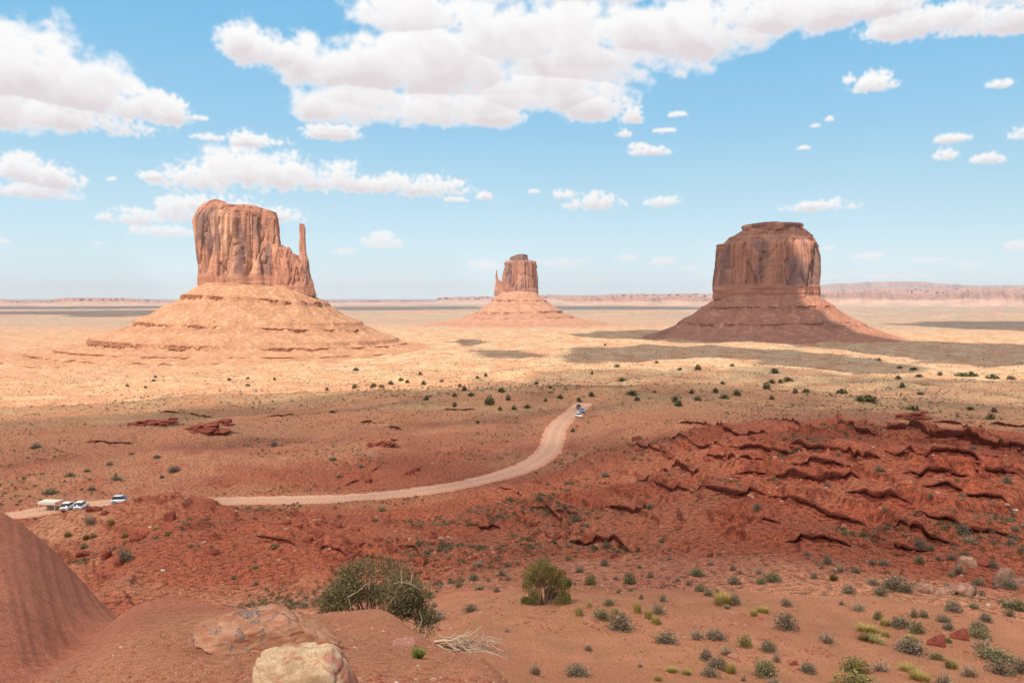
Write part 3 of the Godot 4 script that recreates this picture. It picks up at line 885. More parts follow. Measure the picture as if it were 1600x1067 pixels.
# paints a window of the panorama; puffs are [bearing, elevation of base, half width, height] in degrees
func paint_sky(az0: float, az1: float, el1: float, per_degree: float, puffs: Array) -> Image:
	var w := int((az1 - az0) * per_degree)
	var h := int(el1 * per_degree)
	var dens := PackedFloat32Array()
	var belly := PackedFloat32Array()
	dens.resize(w * h)
	dens.fill(-1.0)
	belly.resize(w * h)
	var wide := PackedFloat32Array()
	wide.resize(w * h)
	for q in puffs:
		var x0 := maxi(0, int((q[0] - q[2] * 1.5 - az0) * per_degree))
		var x1 := mini(w - 1, int((q[0] + q[2] * 1.5 - az0) * per_degree))
		var y0 := maxi(0, int((el1 - q[1] - q[3] * 1.5) * per_degree))
		var y1 := mini(h - 1, int((el1 - q[1] + q[3] * 0.9) * per_degree))
		for y in range(y0, y1 + 1):
			var el := el1 - (y + 0.5) / per_degree
			var dy: float = (el - q[1]) / q[3]
			if dy < 0.0:
				dy *= 2.1
			for x in range(x0, x1 + 1):
				var dx: float = (az0 + (x + 0.5) / per_degree - q[0]) / q[2]
				var e := 1.0 - dx * dx - dy * dy
				var k := y * w + x
				if e > dens[k]:
					belly[k] = lerpf(belly[k], clampf(0.42 - dy * 0.85, 0.0, 1.0), 0.75 if dens[k] > -0.9 else 1.0)
					dens[k] = e
					wide[k] = q[3]
				elif e > 0.0:
					dens[k] += e * 0.12
	for y in h:
		var el := el1 - (y + 0.5) / per_degree
		for x in w:
			var k := y * w + x
			if dens[k] > -0.95:
				var az := az0 + (x + 0.5) / per_degree
				var high := step01(4.0, 13.0, el)
				var big := noise_puff.get_noise_2d(az, el * 1.25 + 40.0)
				var small := noise_puff.get_noise_2d(az * 3.1 + 70.0, el * 3.9)
				var tiny := noise_puff.get_noise_2d(az * 9.0, el * 11.0 + 300.0)
				dens[k] += big * lerpf(0.5, 0.95, high) + small * lerpf(1.0, 0.36, high) + tiny * lerpf(0.95, lerpf(0.5, 0.12, high), step01(0.4, 2.6, wide[k])) + 0.05
	var im := Image.create_empty(w, h, false, Image.FORMAT_RGB8)
	var reach := int(maxf(1.0, 0.30 * per_degree))
	for y in h:
		var el := el1 - (y + 0.5) / per_degree
		var air := sky_colour(el)
		for x in w:
			var k := y * w + x
			var s := dens[k]
			var col := air
			if s > -0.2:
				var a := step01(-0.14, 0.7, s)
				var far_reach := maxi(1, int(reach * (0.5 + el * 0.08)))
				var yy := maxi(0, y - far_reach)
				var xx := maxi(0, x - int(far_reach * 0.7))
				var lit := clampf((s - dens[yy * w + xx]) * 0.8, -0.55, 0.6)
				var shade := clampf(belly[k] * step01(0.1, 0.9, s) * 1.15 + step01(0.75, 1.7, s) * 0.45 - lit * 0.4, 0.0, 1.0) * step01(1.0, 7.0, el)
				var white := Color(0.985, 0.98, 0.98).lerp(Color(0.74, 0.67, 0.69), shade * 0.9)
				white = white.lerp(air, (1.0 - step01(-2.0, 9.0, el)) * 0.4)
				col = air.lerp(white, a)
			im.set_pixel(x, y, col.linear_to_srgb())
	return im

func build_sky() -> Sky:
	var whole := []
	var r := RandomNumberGenerator.new()
	r.seed = 21
	for i in 150:                # the rest of the sky holds the same kind of clouds
		var az := r.randf_range(-180.0, 180.0)
		var el := pow(r.randf(), 1.5) * 62.0 + 2.0
		if absf(az) < 40.0 and el < 25.0:
			continue
		var size := (0.8 + el * 0.20) * r.randf_range(0.5, 1.5)
		for k in 5:
			whole.append([az + r.randf_range(-1.6, 1.6) * size, el + r.randf_range(-0.15, 0.25) * size, size * r.randf_range(0.8, 1.8), size * r.randf_range(0.4, 0.8)])
	var here := []
	for q in PUFFS:
		var v := sight(q[0], q[1])
		var v2 := sight(q[0], q[1] - q[3])
		var v3 := sight(q[0] + q[2], q[1])
		var el := rad_to_deg(asin(v.y))
		var az := rad_to_deg(atan2(v.x, -v.z))
		here.append([az, el, maxf(0.2, rad_to_deg(atan2(v3.x, -v3.z)) - az), maxf(0.15, rad_to_deg(asin(v2.y)) - el)])
	whole.append_array(here)
	var per := 4096.0 / 360.0
	var upper := paint_sky(-180.0, 180.0, 90.0, 1024.0 / 360.0, whole)
	upper.resize(4096, 1024, Image.INTERPOLATE_CUBIC)
	var all := Image.create_empty(4096, 2048, false, Image.FORMAT_RGB8)
	all.fill(Color(0.62, 0.45, 0.36))
	all.blit_rect(upper, Rect2i(0, 0, 4096, 1024), Vector2i.ZERO)
	var near := []
	for q in whole:
		if absf(q[0]) < 60.0 and q[1] < 45.0:
			near.append(q)
	var a0 := -41.0
	var x0 := int(round((a0 + 180.0) * per))
	var view := paint_sky(x0 / per - 180.0, x0 / per - 180.0 + 82.0, 26.0, per, near)
	all.blit_rect(view, Rect2i(0, 0, view.get_width(), view.get_height()), Vector2i(x0, 1024 - view.get_height()))
	var turned := Image.create_empty(4096, 2048, false, Image.FORMAT_RGB8)     # a panorama begins straight ahead
	turned.blit_rect(all, Rect2i(2048, 0, 2048, 2048), Vector2i.ZERO)
	turned.blit_rect(all, Rect2i(0, 0, 2048, 2048), Vector2i(2048, 0))
	var m := PanoramaSkyMaterial.new()
	m.panorama = ImageTexture.create_from_image(turned)
	m.energy_multiplier = 0.74
	var sky := Sky.new()
	sky.sky_material = m
	return sky

# ------------------------------------------------------------------ small geometry
class Bag:
	var v := PackedVector3Array()
	var n := PackedVector3Array()
	var c := PackedColorArray()
	func tri(a: Vector3, b: Vector3, d: Vector3, k: Color) -> void:
		var w := (d - a).cross(b - a)
		w = w.normalized()
		v.append(a); v.append(b); v.append(d)
		n.append(w); n.append(w); n.append(w)
		c.append(k); c.append(k); c.append(k)
	func leaf(at: Vector3, dir: Vector3, side: Vector3, k: Color, waist := 0.5) -> void:
		tri(at, at + dir * waist + side, at + dir, k)
		tri(at, at + dir, at + dir * waist - side, k)
	func tube(path: Array, r0: float, r1: float, k: Color, sides := 5) -> void:
		var rings := []
		for i in path.size():
			var t: Vector3 = (path[mini(i + 1, path.size() - 1)] - path[maxi(i - 1, 0)]).normalized()
			var u := t.cross(Vector3.UP if absf(t.y) < 0.9 else Vector3.RIGHT).normalized()
			var w := t.cross(u)
			var r := lerpf(r0, r1, float(i) / (path.size() - 1))
			var ring := []
			for j in sides:
				var a := TAU * j / sides
				ring.append(path[i] + u * cos(a) * r + w * sin(a) * r)
			rings.append(ring)
		for i in rings.size() - 1:
			for j in sides:
				var j2 := (j + 1) % sides
				tri(rings[i][j], rings[i + 1][j], rings[i][j2], k)
				tri(rings[i][j2], rings[i + 1][j], rings[i + 1][j2], k)
		for j in sides - 2:
			tri(rings[-1][0], rings[-1][j + 1], rings[-1][j + 2], k)
	func box(lo: Vector3, hi: Vector3, k: Color, taper := 0.0) -> void:
		var p := []
		for y in 2:
			var s := taper * y
			for q in [[lo.x + s, lo.z + s], [hi.x - s, lo.z + s], [hi.x - s, hi.z - s], [lo.x + s, hi.z - s]]:
				p.append(Vector3(q[0], lo.y if y == 0 else hi.y, q[1]))
		for f in [[0, 1, 2, 3], [7, 6, 5, 4], [0, 4, 5, 1], [1, 5, 6, 2], [2, 6, 7, 3], [3, 7, 4, 0]]:
			tri(p[f[0]], p[f[2]], p[f[1]], k)
			tri(p[f[0]], p[f[3]], p[f[2]], k)
	func mesh() -> ArrayMesh:
		var a := []
		a.resize(Mesh.ARRAY_MAX)
		a[Mesh.ARRAY_VERTEX] = v
		a[Mesh.ARRAY_NORMAL] = n
		a[Mesh.ARRAY_COLOR] = c
		var m := ArrayMesh.new()
		m.add_surface_from_arrays(Mesh.PRIMITIVE_TRIANGLES, a)
		return m

func scatter(r: float) -> Vector3:
	return Vector3(rng.randf_range(-r, r), rng.randf_range(-r, r), rng.randf_range(-r, r))

func shade(c: Color, spread: float) -> Color:
	var k := 1.0 + rng.randf_range(-spread, spread)
	return Color(c.r * k, c.g * k * (1.0 + rng.randf_range(-0.08, 0.08)), c.b * k)

# a plant one metre wide and one metre high: [foliage, stems]
func plant(kind: String, leaves: int, sd: int) -> Array:
	rng.seed = sd * 1009 + 7
	var f := Bag.new()
	var s := Bag.new()
	var tint: Array = {"sage": [Color(0.225, 0.175, 0.115), Color(0.16, 0.13, 0.085), Color(0.29, 0.225, 0.155)], "green": [Color(0.20, 0.18, 0.085), Color(0.155, 0.145, 0.07), Color(0.28, 0.24, 0.125)],
		"olive": [Color(0.22, 0.185, 0.065), Color(0.28, 0.23, 0.085), Color(0.16, 0.15, 0.055)], "grass": [Color(0.40, 0.35, 0.12), Color(0.33, 0.31, 0.10), Color(0.48, 0.40, 0.19)], "dry": [Color(0.33, 0.24, 0.165), Color(0.27, 0.19, 0.135), Color(0.42, 0.33, 0.23)],
		"juniper": [Color(0.095, 0.095, 0.042), Color(0.07, 0.075, 0.035), Color(0.15, 0.14, 0.065)]}[kind]
	var wood := Color(0.25, 0.19, 0.14)
	# several lobes make the outline uneven
	var lobes := []
	for i in 5:
		var a := rng.randf() * TAU
		lobes.append([Vector3(cos(a) * 0.2, 0, sin(a) * 0.2) * rng.randf_range(0.3, 1.0), rng.randf_range(0.7, 1.0)])
	for i in leaves:
		var k := shade(tint[rng.randi() % 3], 0.22)
		if kind == "grass":
			var a := rng.randf() * TAU
			var root := Vector3(cos(a), 0, sin(a)) * rng.randf() * 0.3
			var dir := Vector3(cos(a), 0, sin(a)) * rng.randf_range(0.02, 0.34) + scatter(0.1) + Vector3.UP * rng.randf_range(0.35, 1.0)
			f.tri(root + dir.cross(Vector3.UP).normalized() * 0.014, root + dir, root - dir.cross(Vector3.UP).normalized() * 0.014, k)
			continue
		var lobe: Array = lobes[rng.randi() % lobes.size()]
		var up := rng.randf()
		var b := rng.randf() * TAU
		var flat := sqrt(1.0 - up * up)
		var dir := Vector3(cos(b) * flat, up, sin(b) * flat)
		var reach := pow(rng.randf(), 0.45)
		var at: Vector3 = lobe[0] + Vector3(dir.x * 0.34, dir.y * 0.92 * lobe[1] , dir.z * 0.34) * reach
		if kind == "dry":
			var root := Vector3(at.x * 0.15, 0.0, at.z * 0.15)
			var w := (at - root) * 1.05 + scatter(0.06)
			f.leaf(root + w * rng.randf_range(0.1, 0.6), w * 0.5, w.cross(scatter(1.0)).normalized() * 0.017, k)
			continue
		var long := (0.15 if kind == "juniper" else 0.12) * rng.randf_range(0.6, 1.25) * (260.0 / (leaves + 150.0) + 0.42)
		var grow := (dir * 0.8 + Vector3.UP * 0.35 + scatter(0.6)).normalized() * long
		f.leaf(at - grow * 0.4 + Vector3.UP * 0.03, grow, grow.cross(scatter(1.0)).normalized() * long * (0.40 if kind == "juniper" else 0.34), k, 0.6)
	for i in 11:
		var b := rng.randf() * TAU
		var tip := Vector3(cos(b) * 0.36, rng.randf_range(0.4, 0.8), sin(b) * 0.36) * rng.randf_range(0.6, 1.0)
		s.tube([Vector3(0, -0.06, 0), tip * 0.5 + scatter(0.05), tip], 0.018, 0.005, shade(wood, 0.2), 3)
	return [f.mesh(), s.mesh()]

const ORDER := ["nearest", "second", "third", "fourth", "fifth", "sixth", "seventh", "eighth", "ninth", "tenth", "eleventh", "twelfth", "thirteenth", "fourteenth", "fifteenth", "sixteenth", "seventeenth", "eighteenth", "nineteenth", "twentieth", "twenty-first", "twenty-second", "twenty-third", "twenty-fourth", "twenty-fifth", "twenty-sixth", "twenty-seventh", "twenty-eighth"]
const LANDMARKS := [[580, 915, "the large olive bush"], [852, 915, "the tall green shrub"], [735, 1005, "the heap of dead branches"], [1515, 877, "the pale-topped boulder"], [1570, 905, "the grey boulder"], [1467, 1000, "the round dark boulder"], [972, 975, "the big rounded sagebrush"], [1229, 970, "the dense dark sagebrush"], [1400, 915, "the widest sagebrush"], [1340, 1050, "the olive tussock"],
	[905, 643, "the three cars on the road"], [862, 700, "the road bend"], [105, 788, "the two white cars"], [190, 777, "the silver car"], [320, 660, "the dark layered outcrop"], [1198, 500, "the massive right butte"], [400, 550, "the broad left butte"], [810, 500, "the distant middle butte"], [1500, 700, "the red ledge hills"], [1435, 648, "the dark crest block"], [1085, 590, "the bare sand knoll"], [600, 690, "the dark overhang block"], [1520, 588, "the long shrub row"]]

# gives every listed thing a label of its own: its look, then its place in the row of look-alikes on one side of a landmark
func where_it_is(list: Array, look: Callable) -> Array:
	var groups := {}
	var labels := []
	labels.resize(list.size())
	for i in list.size():
		var q: Array = list[i]
		var best := 1e9
		var mark: Array = LANDMARKS[0]
		for l in LANDMARKS:
			var d := Vector2(q[0] - l[0], (q[1] - l[1]) * 1.8).length()
			if d < best and d > 7.0:
				best = d
				mark = l
		var dx: float = q[0] - mark[0]
		var dy: float = (q[1] - mark[1]) * 1.6
		var side := ("to the right of" if dx > 0 else "to the left of") if absf(dx) > absf(dy) else ("in front of" if dy > 0 else "beyond")
		var key := "%s|%s %s" % [look.call(q), side, mark[2]]
		if not groups.has(key):
			groups[key] = []
		groups[key].append([best, i])
	for key in groups:
		var g: Array = groups[key]
		g.sort_custom(func(a, b): return a[0] < b[0])
		var bits: PackedStringArray = key.split("|")
		for k in g.size():
			labels[g[k][1]] = "%s, %s %s" % [bits[0], bits[1], ""] if g.size() == 1 else "%s, %s %s" % [bits[0], ORDER[mini(k, 27)] + " one", bits[1]]
			labels[g[k][1]] = labels[g[k][1]].strip_edges()
	return labels

# plants that can be told apart: column and row of the foot, width and height in the photograph, kind (s sage, g green, o olive, y grass, d dry, j juniper)
const PLANTS := [
	[920, 914, 22, 20, "o"], [905, 894, 20, 18, "d"], [944, 884, 18, 12, "s"], [983, 912, 21, 22, "g"], [962, 906, 14, 10, "d"], [1017, 903, 13, 9, "s"], [1060, 909, 12, 10, "d"], [1076, 914, 10, 13, "d"], [1091, 899, 26, 12, "g"], [1148, 913, 21, 13, "s"], [1095, 924, 18, 13, "g"], [1108, 931, 17, 12, "s"], [1121, 927, 7, 9, "g"], [1130, 944, 30, 17, "y"], [1151, 945, 21, 18, "s"], [1138, 951, 19, 8, "d"], [1206, 909, 32, 17, "g"], [1189, 913, 16, 12, "g"], [1186, 897, 17, 14, "d"], [1145, 891, 11, 8, "s"],
	[1157, 895, 10, 7, "d"], [1229, 947, 19, 13, "s"], [1229, 981, 33, 27, "s"], [1192, 957, 18, 9, "y"], [1178, 962, 13, 9, "y"], [1035, 940, 19, 17, "d"], [1030, 960, 26, 27, "d"], [1013, 967, 13, 15, "y"], [1025, 975, 14, 13, "y"], [996, 958, 13, 18, "y"], [961, 960, 12, 12, "y"], [940, 966, 27, 18, "g"], [972, 985, 37, 29, "s"], [905, 962, 13, 16, "y"], [952, 945, 19, 11, "s"], [968, 927, 10, 8, "g"], [985, 924, 10, 6, "g"], [1001, 936, 8, 8, "s"], [921, 948, 8, 11, "y"], [1042, 1005, 34, 19, "s"],
	[1089, 1000, 27, 22, "d"], [1121, 997, 34, 14, "s"], [1163, 1010, 24, 19, "o"], [1200, 1017, 30, 18, "s"], [1214, 1035, 19, 19, "d"], [1195, 1054, 43, 26, "g"], [1104, 1031, 20, 19, "s"], [1118, 1043, 34, 17, "s"], [1109, 1056, 27, 16, "s"], [1141, 1051, 17, 14, "y"], [1134, 1023, 29, 16, "d"], [904, 1056, 40, 18, "s"], [920, 1017, 13, 9, "s"], [1001, 1042, 12, 8, "d"], [1161, 1064, 12, 11, "d"], [1051, 1049, 18, 6, "y"], [1028, 1063, 12, 8, "y"], [1073, 1054, 14, 8, "y"], [1206, 1072, 36, 18, "d"],
	[1292, 881, 16, 14, "s"], [1314, 894, 21, 17, "d"], [1337, 895, 15, 10, "s"], [1274, 904, 13, 9, "s"], [1303, 907, 15, 11, "y"], [1363, 882, 20, 11, "d"], [1381, 883, 19, 9, "s"], [1438, 878, 16, 10, "g"], [1467, 875, 10, 7, "s"], [1487, 873, 14, 8, "s"], [1510, 868, 13, 7, "s"], [1499, 895, 25, 14, "d"], [1485, 901, 11, 8, "g"], [1554, 887, 15, 10, "s"], [1325, 927, 23, 15, "s"], [1364, 914, 20, 9, "s"], [1400, 922, 42, 24, "s"], [1375, 931, 21, 16, "s"], [1418, 925, 18, 15, "s"], [1528, 914, 16, 12, "s"],
	[1521, 927, 17, 15, "s"], [1582, 920, 27, 14, "s"], [1556, 920, 8, 6, "s"], [1316, 945, 12, 10, "d"], [1341, 954, 27, 15, "d"], [1488, 954, 27, 15, "s"], [1523, 951, 18, 8, "g"], [1430, 964, 19, 18, "d"], [1445, 965, 15, 12, "s"], [1588, 953, 35, 17, "g"], [1579, 963, 13, 12, "s"], [1373, 968, 16, 13, "g"], [1407, 979, 32, 16, "s"], [1434, 988, 23, 18, "g"], [1384, 977, 16, 10, "y"], [1474, 972, 22, 12, "s"], [1483, 983, 17, 11, "s"], [1542, 971, 18, 13, "s"], [1532, 984, 25, 14, "s"], [1529, 997, 30, 18, "g"],
	[1534, 1016, 27, 22, "d"], [1295, 1004, 29, 22, "d"], [1356, 986, 29, 8, "y"], [1361, 1002, 36, 9, "y"], [1384, 995, 11, 9, "y"], [1418, 1018, 43, 20, "s"], [1424, 1000, 16, 7, "y"], [1463, 1030, 22, 11, "g"], [1483, 1004, 11, 8, "g"], [1562, 1031, 54, 14, "g"], [1565, 1054, 32, 23, "s"], [1596, 1051, 22, 22, "s"], [1262, 1050, 28, 16, "s"], [1340, 1051, 40, 22, "o"], [1375, 1048, 27, 18, "d"], [1343, 1074, 70, 28, "o"], [1487, 1044, 20, 13, "y"], [1519, 1057, 30, 17, "d"], [1473, 1070, 34, 22, "d"], [1438, 1063, 29, 12, "y"], [1420, 1049, 27, 9, "y"],
	[718, 918, 12, 10, "s"], [751, 921, 19, 13, "d"], [776, 925, 12, 9, "s"], [740, 906, 17, 11, "s"], [736, 956, 24, 14, "s"], [782, 899, 25, 15, "d"], [749, 885, 22, 13, "d"], [793, 886, 12, 9, "s"], [809, 882, 11, 9, "d"], [677, 972, 46, 23, "s"], [670, 935, 20, 14, "g"], [678, 949, 12, 9, "s"], [899, 914, 8, 8, "d"], [791, 988, 12, 9, "d"], [837, 1054, 26, 26, "d"], [888, 875, 12, 8, "g"],
	[56, 700, 17, 8, "s"], [205, 710, 8, 4, "s"], [109, 745, 15, 8, "s"], [134, 737, 10, 5, "s"], [181, 750, 15, 7, "s"], [172, 727, 12, 6, "s"], [245, 716, 12, 6, "s"], [270, 737, 21, 10, "s"], [252, 747, 10, 6, "s"], [78, 772, 20, 10, "g"], [143, 766, 12, 7, "s"], [141, 820, 21, 24, "d"], [129, 857, 12, 9, "g"], [194, 876, 24, 21, "s"], [134, 843, 11, 8, "y"], [105, 838, 11, 8, "y"], [194, 840, 10, 8, "y"], [242, 828, 8, 7, "y"], [145, 840, 10, 8, "g"], [172, 818, 10, 8, "y"],
	[519, 719, 13, 6, "s"], [530, 746, 11, 6, "s"], [596, 798, 13, 8, "g"], [565, 731, 11, 6, "s"], [427, 697, 13, 10, "s"], [945, 745, 17, 9, "s"], [857, 758, 9, 6, "s"], [887, 757, 10, 6, "s"], [844, 780, 16, 8, "s"], [882, 791, 9, 6, "s"], [900, 814, 19, 13, "s"], [1016, 795, 10, 9, "s"], [917, 823, 9, 6, "s"], [909, 831, 8, 6, "s"], [947, 856, 15, 12, "s"], [931, 860, 11, 9, "g"], [1184, 796, 16, 10, "s"], [1505, 834, 21, 16, "s"], [1574, 755, 14, 12, "s"], [1437, 856, 23, 15, "s"], [1456, 860, 12, 10, "s"],
	[1587, 830, 13, 9, "s"], [1515, 847, 24, 9, "d"], [1581, 852, 16, 10, "s"], [1375, 737, 15, 11, "s"], [1384, 799, 9, 8, "s"], [1455, 778, 11, 8, "s"], [1320, 835, 10, 8, "g"], [1210, 748, 8, 6, "s"], [1312, 713, 10, 7, "s"], [1355, 846, 8, 7, "d"], [1522, 702, 11, 6, "s"], [1292, 760, 12, 7, "s"], [365, 905, 9, 7, "s"], [400, 914, 10, 7, "s"], [416, 922, 11, 7, "d"], [398, 888, 12, 6, "g"], [432, 855, 12, 5, "s"], [1110, 883, 12, 6, "s"], [1046, 875, 10, 5, "s"], [1262, 868, 13, 7, "s"], [1000, 888, 10, 6, "s"],
	[519, 645, 9, 5, "j"], [746, 661, 8, 5, "j"], [710, 620, 8, 8, "j"], [665, 625, 9, 9, "j"], [711, 635, 9, 8, "j"], [767, 632, 18, 16, "j"], [785, 613, 13, 9, "j"], [736, 619, 10, 8, "j"], [794, 625, 9, 9, "j"], [782, 640, 9, 6, "j"], [725, 610, 9, 9, "j"], [719, 605, 8, 7, "j"], [904, 627, 10, 8, "j"], [925, 619, 11, 8, "j"], [860, 607, 6, 6, "j"], [852, 627, 7, 6, "j"], [824, 638, 10, 8, "j"], [804, 640, 9, 8, "j"], [875, 623, 10, 9, "j"], [987, 617, 18, 9, "j"], [996, 626, 9, 7, "j"], [1022, 614, 7, 5, "j"], [1080, 615, 11, 8, "j"], [1056, 628, 13, 11, "j"],
	[1063, 634, 16, 9, "j"], [1120, 613, 10, 8, "j"], [1132, 623, 16, 9, "j"], [1152, 617, 12, 9, "j"], [1092, 626, 12, 8, "j"], [1198, 607, 12, 10, "j"], [895, 675, 7, 7, "j"], [1206, 624, 9, 7, "j"], [1316, 615, 15, 9, "j"], [1345, 627, 12, 10, "j"], [1362, 628, 22, 12, "j"], [1425, 641, 20, 9, "j"], [1439, 617, 10, 5, "j"], [1517, 640, 9, 5, "j"], [1552, 644, 11, 7, "j"], [1550, 655, 14, 9, "j"], [556, 579, 9, 6, "j"], [552, 607, 9, 8, "j"], [582, 605, 10, 8, "j"], [596, 605, 9, 5, "j"], [611, 601, 9, 8, "j"], [626, 595, 8, 6, "j"], [637, 598, 8, 6, "j"], [657, 586, 8, 6, "j"], [662, 601, 8, 8, "j"],
	[690, 597, 7, 5, "j"], [746, 592, 8, 6, "j"], [760, 588, 7, 6, "j"], [837, 601, 8, 7, "j"], [510, 610, 6, 6, "j"], [964, 574, 10, 6, "j"], [926, 585, 6, 6, "j"], [972, 596, 18, 8, "j"], [1089, 578, 14, 9, "j"], [1063, 578, 8, 4, "j"], [1144, 572, 8, 5, "j"], [1130, 600, 8, 6, "j"], [1206, 599, 11, 8, "j"], [1219, 598, 9, 7, "j"], [1208, 583, 14, 8, "j"], [1233, 595, 14, 7, "j"], [1026, 567, 8, 5, "j"], [945, 540, 5, 4, "j"], [1375, 564, 6, 5, "j"], [1406, 576, 8, 5, "j"], [1404, 592, 9, 6, "j"], [1410, 606, 9, 8, "j"], [1469, 586, 8, 6, "j"], [1436, 589, 12, 5, "j"],
	[1500, 588, 16, 6, "j"], [1518, 588, 18, 8, "j"], [1551, 592, 17, 8, "j"], [1431, 578, 12, 4, "j"], [1582, 593, 11, 6, "j"], [1258, 614, 12, 8, "j"], [1243, 615, 8, 10, "j"], [243, 590, 6, 4, "j"], [239, 596, 6, 4, "j"], [387, 592, 6, 4, "j"], [357, 594, 7, 4, "j"], [387, 603, 7, 4, "j"], [429, 594, 6, 5, "j"], [199, 604, 6, 4, "j"], [227, 606, 5, 4, "j"],
]
const KINDS := {"s": ["sage", "sagebrush", "grey-green sagebrush", "shrub", "sagebrush clumps on the sand"], "g": ["green", "green_shrub", "low green shrub", "shrub", "low green shrubs on the sand"], "o": ["olive", "olive_tussock", "olive-yellow tussock", "tussock", "olive tussocks on the sand"], "y": ["grass", "grass_tuft", "yellow-green grass tuft", "grass", "grass tufts on the sand"], "d": ["dry", "dry_shrub", "dry brown twiggy shrub", "shrub", "dry shrubs on the sand"], "j": ["juniper", "juniper_shrub", "dark juniper shrub", "shrub", "junipers on the valley floor"]}

func build_plants() -> void:
	var made := {}
	for k in KINDS:
		made[k] = []
		for i in 5:
			made[k].append(plant(KINDS[k][0], 900 if k in ["s", "g", "o"] else 190 if k == "j" else 300, i + k.unicode_at(0) * 10))
	var labels := where_it_is(PLANTS, func(q): return ("small " if q[2] < 13 else "large " if q[2] > 28 else "") + KINDS[q[4]][2])
	for i in PLANTS.size():
		var q: Array = PLANTS[i]
		var kind: Array = KINDS[q[4]]
		var at := ground_at(q[0], q[1])
		var d := at.length()
		var wide: float = q[2] / FOCAL * d * 1.22
		var tall: float = q[3] / FOCAL * d * 1.10
		rng.seed = i * 31 + 5
		var pair: Array = made[q[4]][rng.randi() % 5]
		var turn := rng.randf() * TAU
		var size := Vector3(wide, tall, wide * rng.randf_range(0.8, 1.1))
		if q[4] == "j" or q[2] < 10:
			var o := single(kind[1], pair[0], mats.leaf, labels[i], kind[3], kind[4])
			o.position = at - Vector3(0, tall * 0.04, 0)
			o.rotation.y = turn
			o.scale = size
			continue
		var t := thing(kind[1], labels[i], kind[3], at - Vector3(0, tall * 0.03, 0), turn, kind[4])
		t.scale = size
		part("foliage" if q[4] != "y" else "blades", pair[0], mats.leaf, t)
		if q[4] != "y":
			part("stems", pair[1], mats.leaf, t)
		else:
			part("dead_blades", made.y[(i + 1) % 5][0], mats.straw, t)

# ------------------------------------------------------------------ rocks
func boulder(sd: int, size: Vector3, tones: Array, cuts := 11, fine := 0.05, rows := 30, cols := 44) -> ArrayMesh:
	rng.seed = sd * 71 + 3
	var planes := []
	for i in cuts:
		var n := Vector3(rng.randfn(), rng.randfn() * 0.8 + 0.15, rng.randfn()).normalized()
		planes.append([n, rng.randf_range(0.52, 0.86)])
	planes.append([Vector3(rng.randf_range(-0.2, 0.2), 1, rng.randf_range(-0.2, 0.2)).normalized(), rng.randf_range(0.6, 0.8)])
	var p := PackedVector3Array()
	var c := PackedColorArray()
	var off := sd * 57.0
	for i in rows:
		var lat := lerpf(-PI * 0.5, PI * 0.5, float(i) / (rows - 1))
		for j in cols:
			var a := TAU * j / cols
			var dir := Vector3(cos(lat) * cos(a), sin(lat), cos(lat) * sin(a))
			var r := 1.0
			for q in planes:
				var f: float = dir.dot(q[0])
				if f > 0.05:
					r = minf(r, q[1] / f)
			var lump := noise_rock.get_noise_3d(dir.x * 22.0 + off, dir.y * 22.0, dir.z * 22.0)
			var grit := noise_rock.get_noise_3d(dir.x * 90.0, dir.y * 130.0 + off, dir.z * 90.0)
			r *= 1.0 + lump * fine * 1.6 + grit * fine
			var split := 0.0
			if rows > 60:
				var tilt := dir.dot(Vector3(0.35, 0.85, 0.25))
				split = exp(-(noise_crack.get_noise_3d(dir.x * 34.0 + off, tilt * 60.0, dir.z * 34.0) + 1.0) * 16.0)
				r *= 1.0 - 0.055 * split + 0.012 * noise_rock.get_noise_2d(tilt * 240.0 + off, 4.0)
			p.append(dir * r * size)
			var blot := noise_rock.get_noise_3d(dir.x * 48.0 + off, dir.y * 48.0, dir.z * 48.0 + off)
			var k: Color = tones[0].lerp(tones[1], step01(-0.1, 0.25, blot + lump * 0.5))
			k = k.lerp(tones[2], step01(0.12, 0.34, grit * 0.7 - blot * 0.8 + lump * 0.6) * tones[3])
			k = k * (1.0 + grit * 0.3)
			c.append(Color(k.r, k.g, k.b))
	return grid_mesh(p, rows, cols, c, true, false)

